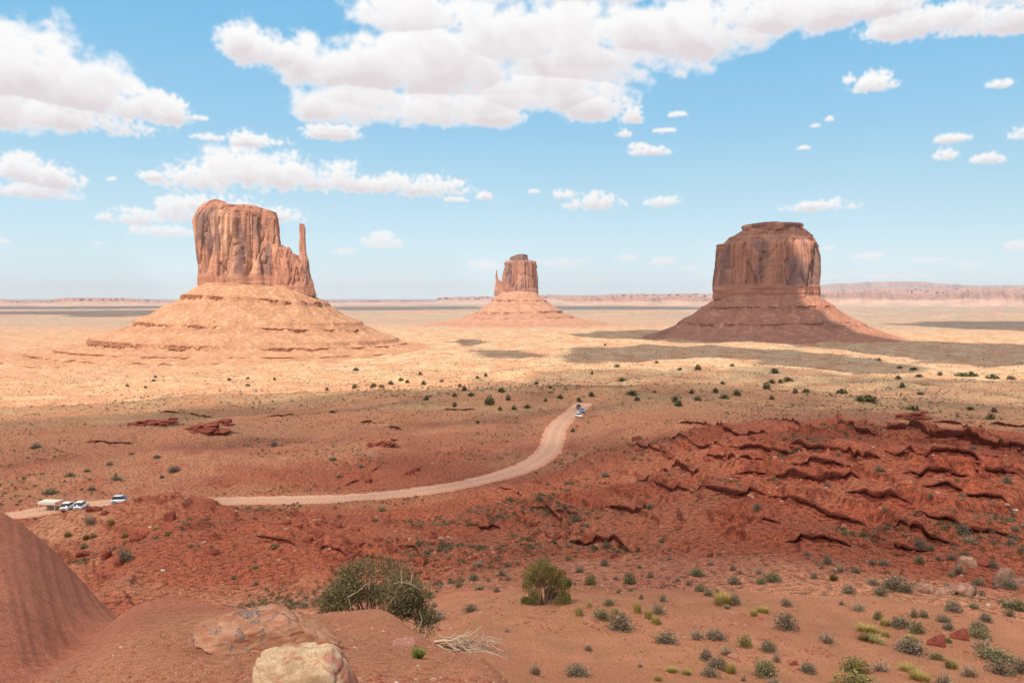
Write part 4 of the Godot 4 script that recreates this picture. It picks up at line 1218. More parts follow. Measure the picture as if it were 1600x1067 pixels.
const ROCKS := [
	[1513, 884, 24, 17, "pale"], [1536, 883, 22, 9, "red"], [1443, 925, 30, 18, "brown"], [1475, 928, 26, 11, "brown"], [1503, 927, 38, 20, "brown"], [1567, 914, 30, 28, "grey"], [1590, 914, 24, 12, "grey"], [1467, 1008, 24, 17, "dark"], [1503, 998, 24, 16, "dark"],
	[628, 886, 14, 9, "red"], [646, 897, 24, 14, "red"], [656, 880, 15, 11, "red"], [640, 905, 18, 9, "red"], [668, 905, 13, 8, "red"], [683, 911, 15, 9, "dark"], [690, 983, 13, 8, "rose"], [704, 986, 10, 5, "pale"], [630, 1008, 34, 15, "rose"], [740, 874, 13, 7, "dark"], [879, 897, 14, 10, "dark"], [548, 872, 18, 9, "dark"], [1110, 871, 9, 10, "dark"],
	[448, 818, 15, 8, "dark"], [468, 824, 14, 9, "red"], [499, 838, 17, 9, "dark"], [525, 822, 20, 8, "dark"], [555, 828, 14, 9, "red"], [560, 853, 16, 8, "dark"], [590, 846, 14, 8, "dark"], [480, 846, 20, 9, "dark"], [612, 862, 16, 9, "dark"], [590, 872, 12, 7, "red"], [676, 842, 12, 7, "dark"], [688, 843, 9, 6, "pale"], [640, 844, 7, 4, "pale"], [265, 812, 15, 16, "dark"], [215, 843, 28, 11, "dark"], [164, 872, 16, 14, "dark"], [185, 882, 14, 14, "dark"], [130, 868, 18, 8, "dark"], [330, 864, 24, 8, "dark"],
	[148, 798, 22, 8, "dark"], [163, 803, 14, 7, "dark"], [1240, 1039, 12, 7, "dark"], [1388, 975, 10, 5, "red"], [960, 870, 12, 7, "dark"], [905, 850, 14, 8, "dark"], [870, 842, 14, 8, "dark"], [835, 822, 12, 8, "dark"], [1050, 715, 15, 7, "dark"], [1000, 705, 15, 6, "dark"], [995, 688, 14, 9, "dark"], [1335, 733, 12, 8, "dark"], [1550, 714, 14, 7, "red"], [1540, 746, 16, 9, "dark"], [1405, 810, 18, 9, "dark"], [1435, 805, 14, 7, "dark"], [1385, 855, 22, 11, "dark"], [1145, 1027, 14, 8, "rose"], [1105, 720, 12, 6, "dark"], [640, 742, 14, 10, "dark"], [650, 735, 12, 7, "dark"], [575, 752, 14, 6, "dark"],
]
const ROCK_LOOK := {"pale": "pale cream rock", "red": "angular brick-red rock", "brown": "layered brown boulder", "grey": "grey-brown boulder", "dark": "dark maroon rock", "rose": "flat rose-coloured rock"}

func build_rocks() -> void:
	var tones := {"pale": [Color(0.48, 0.26, 0.165), Color(0.58, 0.37, 0.25), Color(0.36, 0.155, 0.10), 0.9], "red": [Color(0.33, 0.09, 0.055), Color(0.38, 0.115, 0.07), Color(0.24, 0.062, 0.042), 0.7], "brown": [Color(0.36, 0.185, 0.125), Color(0.46, 0.27, 0.19), Color(0.24, 0.11, 0.08), 0.8], "grey": [Color(0.33, 0.175, 0.12), Color(0.43, 0.25, 0.17), Color(0.20, 0.12, 0.10), 0.9], "dark": [Color(0.24, 0.062, 0.042), Color(0.31, 0.085, 0.055), Color(0.17, 0.05, 0.038), 0.8], "rose": [Color(0.44, 0.20, 0.15), Color(0.48, 0.24, 0.18), Color(0.36, 0.14, 0.10), 0.6]}
	var made := {}
	for k in tones:
		made[k] = []
		for i in 4:
			made[k].append(boulder(i + 10 * k.length() + k.unicode_at(0), Vector3.ONE, tones[k], 10, 0.05, 20, 30))
	var labels := where_it_is(ROCKS, func(q): return ("small " if q[2] < 14 else "wide " if q[2] > 29 else "") + ROCK_LOOK[q[4]])
	for i in ROCKS.size():
		var q: Array = ROCKS[i]
		var at := ground_at(q[0], q[1])
		var d := at.length()
		rng.seed = i * 17 + 3
		var o := single("boulder" if q[2] > 19 else "rock", made[q[4]][rng.randi() % 4], mats.stone, labels[i], "rock", "loose rocks on the red ground")
		var w: float = q[2] / FOCAL * d * 0.56
		var h: float = q[3] / FOCAL * d * 0.78
		o.position = at + Vector3(0, h * 0.22, 0)
		o.scale = Vector3(w, h, w * rng.randf_range(0.7, 1.0))
		o.rotation.y = rng.randf_range(-0.5, 0.5)
	# layered outcrops
	rng.seed = 640
	for q in [[596, 697, 40, 14, "dark layered outcrop with an overhang, above the road's long straight"], [318, 676, 60, 24, "dark layered outcrop at the left edge of the sunlit plain"], [1430, 655, 44, 15, "dark layered outcrop on the crest of the red hills"], [235, 664, 60, 12, "low flat outcrop left of the tall layered one"]]:
		var foot := ground_at(q[0], q[1])
		var px: float = foot.length() / FOCAL
		var rocky := thing("rock_outcrop", q[4], "outcrop", foot - Vector3(0, 0.2, 0), 0.0, "layered rock outcrops")
		for k in 34:
			var u := rng.randf_range(-0.5, 0.5)
			var tall: float = q[3] * (0.30 + 0.62 * (u + 0.5))      # it climbs to a broken end on the right
			var up := rng.randf()
			var slab := part("slab", made[["dark", "red"][k % 2]][rng.randi() % 4], mats.stone, rocky)
			slab.position = Vector3(u * q[2], up * tall * 0.85, -up * q[3] * 0.5 + rng.randf_range(-0.25, 0.1) * q[3]) * px
			slab.scale = Vector3(rng.randf_range(0.10, 0.22) * q[2], q[3] * rng.randf_range(0.10, 0.19), rng.randf_range(0.3, 0.6) * q[3]) * px
			slab.rotation = Vector3(rng.randf_range(-0.1, 0.1), rng.randf_range(-0.4, 0.4), rng.randf_range(-0.12, 0.12))
	# the two boulders at the viewer's feet
	var at := ground_at(392, 1014)
	var d := at.length()
	var slab := thing("boulder", "long low reddish boulder with blue-grey lichen, behind the cream boulder", "rock", at, 0.12)
	var body := part("stone", boulder(5, Vector3(1.0, 0.46, 0.62), [Color(0.46, 0.215, 0.125), Color(0.52, 0.27, 0.17), Color(0.36, 0.14, 0.085), 0.6], 20, 0.022, 90, 130), mats.hero_stone, slab)
	body.position.y = 0.06
	rng.seed = 12
	# lichen grows on it in flat crusts
	var crusts := Bag.new()
	var src: PackedVector3Array = body.mesh.surface_get_arrays(0)[Mesh.ARRAY_VERTEX]
	var nor: PackedVector3Array = body.mesh.surface_get_arrays(0)[Mesh.ARRAY_NORMAL]
	for i in 7000:
		var k := rng.randi() % src.size()
		var q := src[k]
		if nor[k].y < 0.1 or q.x > 0.45 or noise_rock.get_noise_2d(q.x * 85.0 + 7.0, q.z * 85.0) < 0.16 - 0.1 * sat(-q.x) + rng.randf() * 0.2:
			continue
		var nn := nor[k]
		var u := nn.cross(Vector3.RIGHT).normalized()
		var w := nn.cross(u)
		var r := rng.randf_range(0.004, 0.016)
		var mid := q + nn * 0.003
		var col := shade(Color(0.25, 0.185, 0.165), 0.25)
		for e in 7:
			var a0 := TAU * e / 7.0
			var a1 := TAU * (e + 1) / 7.0
			crusts.tri(mid, mid + (u * cos(a1) + w * sin(a1)) * r, mid + (u * cos(a0) + w * sin(a0)) * r, col)
	var lichen := part("lichen", crusts.mesh(), mats.leaf, slab)
	lichen.position.y = 0.06
	lichen.set_meta("kind", "stuff")
	at = ground_at(458, 1088)
	var cream := thing("boulder", "cream boulder with rosy stains at the bottom edge of the view", "rock", at, -0.2)
	body = part("stone", boulder(41, Vector3(0.40, 0.39, 0.31), [Color(0.60, 0.40, 0.24), Color(0.65, 0.47, 0.30), Color(0.44, 0.20, 0.135), 0.95], 18, 0.018, 90, 130), mats.hero_stone, cream)
	body.position.y = 0.02
	var chip := part("broken_flank", boulder(33, Vector3(0.20, 0.26, 0.26), [Color(0.36, 0.15, 0.09), Color(0.42, 0.19, 0.12), Color(0.28, 0.11, 0.07), 0.6], 9, 0.04, 50, 70), mats.stone, cream)
	chip.position = Vector3(0.27, -0.06, -0.04)

# ------------------------------------------------------------------ rock ledges: broken edges of hard layers in the hillsides
const LEDGES := [
	[1.1, [1285, 652], [1310, 661], [1335, 672], [1372, 681]], [1.7, [1380, 668], [1450, 682], [1520, 692], [1600, 710], [1660, 722]], [1.0, [1210, 700], [1270, 707], [1330, 712], [1385, 720]], [1.2, [1200, 737], [1250, 748], [1310, 752], [1345, 758]], [0.9, [1410, 744], [1450, 746], [1490, 748], [1530, 765]], [1.2, [1320, 776], [1380, 784], [1435, 790]], [0.9, [1200, 783], [1270, 793], [1310, 815], [1360, 824]], [0.8, [1435, 810], [1470, 822], [1520, 835], [1600, 842]], [0.9, [1500, 776], [1550, 786], [1600, 795]], [1.2, [1545, 664], [1600, 668], [1650, 672]],
	[1.0, [1370, 845], [1400, 860], [1450, 862]], [0.9, [1060, 660], [1095, 664], [1130, 670], [1200, 680]], [0.8, [985, 695], [1020, 703], [1050, 712]], [0.9, [1028, 726], [1075, 737], [1105, 752]], [0.9, [1140, 742], [1170, 740], [1200, 736]], [0.9, [1090, 768], [1150, 778], [1200, 777]], [0.7, [890, 845], [930, 848], [970, 855], [1000, 862]], [0.7, [825, 790], [850, 797], [872, 812], [890, 838]], [0.6, [535, 760], [552, 754], [570, 748]], [0.6, [575, 742], [588, 733], [596, 726]], [0.9, [560, 660], [575, 661], [590, 663]], [1.0, [600, 667], [615, 669], [632, 670]],
	[0.8, [1140, 700], [1180, 706], [1230, 712], [1262, 722]], [0.7, [1100, 716], [1150, 722], [1196, 724]], [0.9, [1380, 702], [1430, 712], [1480, 716], [1540, 730], [1600, 738]], [0.8, [1440, 762], [1490, 770], [1530, 784]], [0.7, [1000, 752], [1040, 760], [1084, 771]], [0.8, [1240, 732], [1290, 738], [1330, 744]], [0.7, [1120, 800], [1170, 806], [1220, 818]], [0.7, [1380, 824], [1425, 836], [1460, 846], [1500, 852]], [0.7, [1040, 690], [1080, 694], [1130, 697]], [0.9, [1450, 660], [1500, 664], [1548, 674]], [0.7, [1220, 840], [1270, 848], [1330, 852]], [0.6, [940, 790], [980, 797], [1020, 806]], [0.6, [860, 800], [890, 806], [915, 816]],
	[0.8, [400, 838], [430, 846], [462, 851]], [0.8, [500, 858], [540, 866], [575, 868], [610, 878]], [0.7, [1165, 638], [1180, 645]], [0.7, [620, 848], [650, 856], [668, 872], [660, 890]], [0.8, [1200, 652], [1240, 660], [1270, 682]], [0.6, [130, 690], [180, 694], [215, 693]], [0.5, [400, 655], [440, 651], [465, 648]], [0.6, [730, 815], [760, 828], [790, 832]], [0.7, [780, 760], [800, 768], [815, 772]], [0.7, [690, 640], [720, 641], [745, 640]], [0.6, [250, 645], [300, 648], [335, 655]],
]

func find_ledges() -> void:
	var found := []
	for l in LEDGES:
		var line := []
		for i in range(1, l.size()):
			var q := ground_at(l[i][0], l[i][1])
			line.append([rad_to_deg(atan2(q.x, -q.z)), Vector2(q.x, q.z).length()])
		line.sort_custom(func(a, b): return a[0] < b[0])
		found.append([line[0][0], line[-1][0], line, l[0] * 1.1])
	steps_in_land = found

func build_ledges() -> void:
	var spots := []
	var block_meshes := []
	for i in 5:
		block_meshes.append(boulder(200 + i, Vector3.ONE, [Color(0.26, 0.062, 0.04), Color(0.33, 0.09, 0.055), Color(0.19, 0.05, 0.036), 0.8], 12, 0.04, 12, 18))
	for l in LEDGES:
		spots.append([l[l.size() / 2][0], l[l.size() / 2][1], 20])
	var labels := where_it_is(spots, func(_q): return "broken maroon rock ledge")
	for n in LEDGES.size():
		var l: Array = LEDGES[n]
		var line: Array = steps_in_land[n][2]
		var pts := PackedVector3Array()
		var az0: float = line[0][0]
		var count := int(deg_to_rad(line[-1][0] - az0) * line[0][1] / 0.3)
		for i in count:
			var az := lerpf(az0, line[-1][0], float(i) / (count - 1))
			var r := along(line, az)
			pts.append(Vector3(sin(deg_to_rad(az)) * r, 0, -cos(deg_to_rad(az)) * r))
		if pts.size() < 8:
			continue
		for i in pts.size():
			pts[i].y = height(pts[i].x * 0.997, pts[i].z * 0.997)
		var face: float = l[0] * 1.1
		var p := PackedVector3Array()
		var c := PackedColorArray()
		var cols := 11
		for i in pts.size():
			var q := pts[i]
			var out := Vector3(-q.x, 0, -q.z).normalized()
			var ends := minf(1.0, minf(i, pts.size() - 1 - i) / 9.0)
			var s := i * 0.3
			var block := noise_rock.get_noise_2d(floorf(s / 1.9 + noise_fine.get_noise_1d(s) * 0.5) * 31.0 + n * 9.0, n * 40.0)
			var m := q + out * (block * 0.9 + 0.25)
			var gy := height(m.x + out.x * 1.2, m.z + out.z * 1.2)
			var hh := maxf(face * (0.92 + 0.35 * block) * ends, 0.02)
			var layers := [[-4.2, -0.12], [-2.8, -0.02], [-1.8, 0.05], [-0.5, 0.98], [0.0, 1.0], [0.22, 0.88], [0.05, 0.66], [0.20, 0.58], [-0.22, 0.30], [0.02, 0.20], [0.30, -0.25]]
			for j in cols:
				var o: float = layers[j][0] + (noise_fine.get_noise_2d(s * 4.0 + 9.0, j * 7.0 + n) * 0.28 + block * 0.12 if j > 3 else 0.0)
				var v := m + out * o
				if j < 3:
					v.y = height(v.x, v.z) + layers[j][1] * (1.0 if j != 2 else ends)
				else:
					v.y = gy + hh * layers[j][1] + noise_fine.get_noise_2d(s * 2.0, j * 5.0 + 60.0) * 0.12 * ends
				p.append(v)
				var k := ROCK.lerp(Color(0.30, 0.075, 0.045), sat(0.5 + noise_fine.get_noise_2d(s * 2.5, j * 3.0 + 30.0)))  # ledge face: maroon rock with some shade put into its tone
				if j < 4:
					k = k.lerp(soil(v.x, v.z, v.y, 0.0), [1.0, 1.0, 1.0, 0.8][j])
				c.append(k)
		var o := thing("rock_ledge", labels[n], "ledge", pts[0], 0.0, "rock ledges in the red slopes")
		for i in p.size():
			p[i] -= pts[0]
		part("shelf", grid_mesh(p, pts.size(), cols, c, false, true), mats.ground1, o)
		# blocks that have broken off
		rng.seed = n * 13 + 1
		for i in range(2, pts.size() - 2, 3):
			if rng.randf() < 0.35:
				continue
			var q := pts[i] + Vector3(-pts[i].x, 0, -pts[i].z).normalized() * rng.randf_range(0.2, 2.2) + Vector3(rng.randf_range(-0.6, 0.6), 0, 0)
			q.y = height(q.x, q.z)
			var w := face * rng.randf_range(0.14, 0.5)
			var b := part("block", block_meshes[rng.randi() % 5], mats.stone, o)
			b.position = q - pts[0] + Vector3(0, w * 0.2, 0)
			b.rotation = Vector3(rng.randf_range(-0.3, 0.3), rng.randf() * TAU, rng.randf_range(-0.3, 0.3))
			b.scale = Vector3(w * rng.randf_range(0.8, 1.5), w * rng.randf_range(0.5, 0.9), w)

# ------------------------------------------------------------------ what nobody could count
func build_stuff() -> void:
	rng.seed = 400
	var put := func(called: String, mesh: Mesh, material: Material, list: Array) -> void:
		var mm := MultiMesh.new()
		mm.transform_format = MultiMesh.TRANSFORM_3D
		mm.mesh = mesh
		mm.instance_count = list.size()
		for i in list.size():
			mm.set_instance_transform(i, list[i])
		var o := MultiMeshInstance3D.new()
		o.multimesh = mm
		o.material_override = material
		o.name = numbered(called)
		o.set_meta("kind", "stuff")
		o.set_meta("label", {"gravel": "loose red and pale gravel strewn over the ground", "ground_cover": "low grey-green tufts scattered over the valley floor"}[called])
		add_child(o, true)
	var pick := func(lo: float, hi: float, wide: float) -> Vector3:
		var d := exp(rng.randf_range(log(lo), log(hi)))
		var a := deg_to_rad(rng.randf_range(-wide, wide))
		var x := sin(a) * d
		var z := -cos(a) * d
		return Vector3(x, height(x, z), z)
	var place := func(p: Vector3, w: float, h: float) -> Transform3D:
		return Transform3D(Basis(Vector3.UP, rng.randf() * TAU).scaled(Vector3(w, h, w)), p)
	# low tufts over the valley floor
	var tufts := [[], [], []]
	for i in 80000:
		var p: Vector3 = pick.call(60.0, 2600.0, 38.0)
		var d := p.length()
		var grow := noise_tone.get_noise_2d(p.x * 1.4 + 60.0, p.z * 1.4) + 0.5 * noise_mid.get_noise_2d(p.x, p.z + 500.0)
		var bare: float = 0.02 - 0.22 * step01(220.0, 420.0, d) + hill * 0.16 + 0.1 * step01(100.0, 60.0, d)
		if rng.randf() > step01(bare - 0.18, bare + 0.3, grow) or (d > 145.0 and d < 400.0 and road_distance(p.x, p.z) < 5.5):
			continue
		var w := rng.randf_range(0.35, 1.0) * (1.0 + step01(300.0, 1500.0, d) * 1.6) * (0.55 if d < 90.0 else 1.0)
		tufts[rng.randi() % 3].append(place.call(p, w, w * rng.randf_range(0.45, 0.8)))
	for i in 30000:
		var p: Vector3 = pick.call(380.0, 2400.0, 37.0)
		var grow := noise_tone.get_noise_2d(p.x * 1.1 + 90.0, p.z * 1.1)
		if rng.randf() > step01(-0.35, 0.45, grow) * (1.0 - 0.75 * step01(-9.0, -14.0, rad_to_deg(atan2(p.x, -p.z)))):
			continue
		var w := rng.randf_range(0.7, 1.9)
		tufts[rng.randi() % 3].append(place.call(p, w, w * rng.randf_range(0.45, 0.75)))
	put.call("ground_cover", plant("sage", 46, 401)[0], mats.leaf, tufts[0])
	put.call("ground_cover", plant("dry", 60, 402)[0], mats.leaf, tufts[1])
	put.call("ground_cover", plant("juniper", 44, 403)[0], mats.leaf, tufts[2])
	var blades := []
	for i in 3800:
		var p: Vector3 = pick.call(33.0, 80.0, 37.0)
		if rad_to_deg(atan2(p.x, -p.z)) < -4.0 or rng.randf() > step01(-0.3, 0.4, noise_mid.get_noise_2d(p.x * 2.0, p.z * 2.0)):
			continue
		var w := rng.randf_range(0.10, 0.32)
		blades.append(place.call(p, w, w * rng.randf_range(0.4, 0.9)))
	put.call("ground_cover", plant("grass", 34, 404)[0], mats.straw, blades)
	# stones
	rng.seed = 500
	var stones := [[], [], []]
	for i in 22000:
		var p: Vector3 = pick.call(4.0, 32.0, 36.0)
		var az := rad_to_deg(atan2(p.x, -p.z))
		var stony := noise_mid.get_noise_2d(p.x * 5.0, p.z * 5.0) + 0.2
		if az < -17.0 and p.length() > 9.0 + (az + 33.0) * 0.32 and rng.randf() > 0.03:
			continue
		if stony < 0.0 and rng.randf() > 0.25:
			continue
		var w := 0.006 + 0.022 * pow(rng.randf(), 4.0)
		stones[0 if rng.randf() < 0.72 else 1 if rng.randf() < 0.88 else 2].append(place.call(p, w, w * rng.randf_range(0.5, 0.9)))
	for i in 26000:
		var p: Vector3 = pick.call(36.0, 330.0, 37.0)
		var d := p.length()
		if noise_mid.get_noise_2d(p.x * 1.6 + 40.0, p.z * 1.6) + 0.35 * hill < 0.08 or (d > 145.0 and road_distance(p.x, p.z) < 5.5):
			continue
		var w := 0.04 + 0.24 * pow(rng.randf(), 4.0) * (0.5 + step01(50.0, 120.0, d)) + 0.05 * step01(120.0, 300.0, d)
		stones[0 if rng.randf() < 0.80 else 1 if rng.randf() < 0.95 else 2].append(place.call(p, w, w * rng.randf_range(0.5, 0.8)))
	put.call("gravel", boulder(61, Vector3.ONE, [Color(0.33, 0.10, 0.06), Color(0.40, 0.14, 0.085), Color(0.24, 0.06, 0.04), 0.6], 9, 0.05, 7, 9), mats.stone, stones[0])
	put.call("gravel", boulder(62, Vector3.ONE, [Color(0.44, 0.22, 0.15), Color(0.5, 0.27, 0.19), Color(0.36, 0.15, 0.10), 0.6], 9, 0.05, 7, 9), mats.stone, stones[1])
	put.call("gravel", boulder(63, Vector3.ONE, [Color(0.56, 0.43, 0.35), Color(0.62, 0.50, 0.42), Color(0.42, 0.27, 0.21), 0.5], 9, 0.05, 7, 9), mats.stone, stones[2])

# ------------------------------------------------------------------ the large bush, the green shrub, the dead branches
func limb(from: Vector3, dir: Vector3, long: float, bends: int, droop: float) -> Array:
	var path := [from]
	var d := dir.normalized()
	for i in bends:
		d = (d + scatter(0.38) - Vector3.UP * droop).normalized()
		path.append(path[-1] + d * long / bends)
	return path

func build_bushes() -> void:
	# sprawling bush on the brow of the slope
	var az := atan((588.0 - 800.0) / FOCAL)
	var at := Vector3(sin(az), 0, -cos(az)) * 19.5
	at.y = height(at.x, at.z)
	var px := at.length() / FOCAL
	var bush := thing("olive_bush", "large sprawling olive-green bush with bleached twigs on the brow of the slope", "bush", at)
	rng.seed = 91
	var greens := [Color(0.20, 0.175, 0.08), Color(0.15, 0.135, 0.065), Color(0.26, 0.22, 0.11), Color(0.20, 0.145, 0.09)]
	var f := Bag.new()
	var wood := Bag.new()
	# crown outline in photograph pixels: a long dome leaning to the right and down the slope
	var heads := []
	for i in 84:
		var u := rng.randf_range(-1.0, 1.0)
		var lift := sqrt(maxf(0.0, 1.0 - u * u))
		var base_y := -36.0 * step01(0.1, 1.0, u) + 4.0 * u
		heads.append([Vector3(u * 76.0, base_y + lift * rng.randf_range(0.0, 68.0) + 5.0, rng.randf_range(-34.0, 34.0) * lift) * px, rng.randf_range(11.0, 19.0) * px])
	for i in 24000:
		var hd: Array = heads[rng.randi() % heads.size()]
		var dir := Vector3(rng.randfn(), rng.randfn(), rng.randfn()).normalized()
		var q: Vector3 = hd[0] + dir * hd[1] * pow(rng.randf(), 0.4)
		var grow := (dir + Vector3.UP * 0.7 + scatter(0.8)).normalized() * rng.randf_range(0.04, 0.085)
		f.leaf(q, grow, grow.cross(scatter(1.0)).normalized() * rng.randf_range(0.008, 0.015), shade(greens[rng.randi() % 4], 0.25))
	part("foliage", f.mesh(), mats.leaf, bush)
	for i in 46:
		var hd: Array = heads[i]
		var foot := Vector3(hd[0].x * 0.55, minf(0.0, hd[0].y * 0.1) - 0.1, hd[0].z * 0.3)
		var mid: Vector3 = foot.lerp(hd[0], 0.5) + scatter(0.1)
		wood.tube([foot, mid, hd[0]], 0.016, 0.005, shade(Color(0.20, 0.135, 0.10), 0.25), 4)
	part("branches", wood.mesh(), mats.leaf, bush)
	# bleached twigs, each one plain to see
	for tw in [[[-84, -6], [-70, -14], [-62, -22]], [[-62, -22], [-50, -8], [-40, 0], [-36, 6]], [[-62, -22], [-46, -14], [-34, -6]], [[-46, -14], [-38, -2]], [[-40, 30], [-25, 38], [-12, 48]], [[14, 0], [20, 22], [32, 44], [44, 52]], [[26, 50], [38, 50], [52, 48], [64, 38]], [[38, 50], [36, 66]], [[50, 48], [52, 62], [48, 74]], [[-10, 40], [-8, 58]], [[20, 24], [30, 30], [34, 26]], [[-34, 4], [-36, 18], [-40, 28]], [[60, -20], [66, -4], [62, 10]], [[70, -28], [72, -12]], [[46, -30], [52, -14], [58, -4]]]:
		var path := []
		for q in tw:
			path.append(Vector3(q[0] * px, q[1] * px, (26.0 + rng.randf_range(-3.0, 5.0)) * px))
		var t := Bag.new()
		t.tube(path, 0.012, 0.006, shade(Color(0.52, 0.38, 0.27), 0.15), 5)
		part("twig", t.mesh(), mats.leaf, bush)
	# upright green shrub on the sand
	at = ground_at(852, 944)
	px = at.length() / FOCAL
	var green := thing("green_bush", "tall leafy green shrub standing alone on the orange sand", "bush", at, 0.0)
	f = Bag.new()
	wood = Bag.new()
	heads.clear()
	for q in [[-22, 42, 16], [-26, 30, 12], [-14, 54, 14], [-4, 60, 13], [6, 52, 16], [14, 44, 16], [22, 36, 15], [28, 24, 13], [30, 10, 10], [14, 22, 18], [0, 34, 18], [-14, 28, 16], [-16, 14, 12], [-30, 6, 8], [22, 8, 12], [34, 30, 8], [-20, 4, 8], [8, 10, 10]]:
		for k in 2:
			heads.append([Vector3(q[0], q[1], rng.randf_range(-18.0, 18.0)) * px, q[2] * px * 0.8])
	greens = [Color(0.20, 0.185, 0.055), Color(0.15, 0.145, 0.045), Color(0.28, 0.235, 0.085), Color(0.22, 0.16, 0.07)]
	for i in 14000:
		var hd: Array = heads[rng.randi() % heads.size()]
		var dir := Vector3(rng.randfn(), rng.randfn(), rng.randfn()).normalized()
		var q: Vector3 = hd[0] + dir * hd[1] * pow(rng.randf(), 0.45)
		q.y = maxf(q.y, 0.02)
		var grow := (dir * 0.5 + Vector3.UP + scatter(0.6)).normalized() * rng.randf_range(0.07, 0.15)
		f.leaf(q, grow, grow.cross(scatter(1.0)).normalized() * rng.randf_range(0.014, 0.026), shade(greens[rng.randi() % 4], 0.25))
	part("foliage", f.mesh(), mats.leaf, green)
	for hd in heads:
		wood.tube([Vector3(hd[0].x * 0.15, -0.1, hd[0].z * 0.2), hd[0] * 0.55 + scatter(0.08), hd[0]], 0.03, 0.008, shade(Color(0.22, 0.15, 0.11), 0.2), 4)
	part("stems", wood.mesh(), mats.leaf, green)
	# heap of dead branches
	at = ground_at(735, 1018)
	px = at.length() / FOCAL
	var heap := thing("dead_branches", "heap of bleached dead branches lying on the slope edge", "branches", at)
	rng.seed = 303
	for i in 58:
		var b := Bag.new()
		var from := Vector3(rng.randf_range(-50.0, -10.0), rng.randf_range(2.0, 22.0) , rng.randf_range(-14.0, 16.0)) * px
		var dir := Vector3(1.0, rng.randf_range(-0.45, 0.15), rng.randf_range(-0.5, 0.5))
		var long := rng.randf_range(28.0, 88.0) * px
		if i < 5:
			from = Vector3(-52.0, 6.0 + i * 3.0, -4.0 + i * 3.0) * px
			long = 76.0 * px
			dir = Vector3(1, -0.14, 0.1 * i - 0.2)
		elif i > 48:
			from = Vector3(rng.randf_range(-5.0, 25.0), 4.0, rng.randf_range(-10.0, 10.0)) * px
			dir = Vector3(rng.randf_range(0.1, 0.9), rng.randf_range(0.4, 1.2), rng.randf_range(-0.4, 0.4))
			long = rng.randf_range(22.0, 48.0) * px
		var path := limb(from, dir, long, 6, 0.06)
		for k in path.size():
			var gy := height(at.x + path[k].x, at.z + path[k].z) - at.y + 0.01
			path[k].y = maxf(path[k].y, gy)
		b.tube(path, (2.3 if i < 5 else rng.randf_range(0.55, 1.2)) * px, 0.3 * px, shade(Color(0.46, 0.325, 0.235) if i % 3 else Color(0.56, 0.43, 0.33), 0.2), 5)
		for k in 3:
			var e: Vector3 = path[2 + k]
			b.tube(limb(e, dir + scatter(1.0), long * 0.3, 3, 0.05), 0.5 * px, 0.15 * px, shade(Color(0.50, 0.37, 0.27), 0.2), 4)
		part("branch", b.mesh(), mats.leaf, heap)
	# small fresh plant beside it
	at = ground_at(654, 1029)
	px = at.length() / FOCAL
	var fresh := thing("green_sprig", "small bright green sprig growing left of the dead branches", "plant", at)
	f = Bag.new()
	for i in 240:
		var a := rng.randf() * TAU
		var root := Vector3(cos(a), 0, sin(a)) * rng.randf() * 5.0 * px
		var grow := (Vector3(cos(a) * 0.55, 1.0, sin(a) * 0.55) + scatter(0.3)) * rng.randf_range(5.0, 18.0) * px
		f.leaf(root, grow, grow.cross(scatter(1.0)).normalized() * 0.55 * px, shade(Color(0.20, 0.23, 0.05), 0.3))
	part("leaves", f.mesh(), mats.leaf, fresh)
	wood = Bag.new()
	for i in 6:
		wood.tube(limb(Vector3(0, -0.02, 0), Vector3(rng.randf_range(-0.6, 0.6), 1, rng.randf_range(-0.4, 0.4)), 22.0 * px, 4, 0.0), 0.4 * px, 0.15 * px, Color(0.3, 0.22, 0.12), 4)
	part("stems", wood.mesh(), mats.leaf, fresh)

# ------------------------------------------------------------------ vehicles
# stations along the car: [x, half width, sill height, shoulder height]; the cabin the same way
func loft(stations: Array, bulge := 0.06) -> ArrayMesh:
	var p := PackedVector3Array()
	var cols := 12
	for s in stations:
		var hw: float = s[1]
		var lo: float = s[2]
		var hi: float = s[3]
		var b: float = minf(bulge, (hi - lo) * 0.4)
		var ring := [[-hw + b, lo], [-hw, lo + b], [-hw, lerpf(lo, hi, 0.5)], [-hw + b * 0.6, hi - b], [-hw + b * 1.8, hi], [-hw * 0.3, hi + b * 0.25], [hw * 0.3, hi + b * 0.25], [hw - b * 1.8, hi], [hw - b * 0.6, hi - b], [hw, lerpf(lo, hi, 0.5)], [hw, lo + b], [hw - b, lo]]
		for q in ring:
			p.append(Vector3(s[0], q[1], q[0]))
	var a := stations.size()
	var closed := PackedVector3Array()
	for end in 2:
		var mid := Vector3.ZERO
		var from := 0 if end == 0 else (a - 1) * cols
		for j in cols:
			mid += p[from + j] / cols
		var cap := PackedVector3Array()
		for j in cols:
			cap.append(mid)
		if end == 0:
			closed.append_array(cap)
			closed.append_array(p)
		else:
			closed.append_array(cap)
	return grid_mesh(closed, a + 2, cols, PackedColorArray(), true, true)

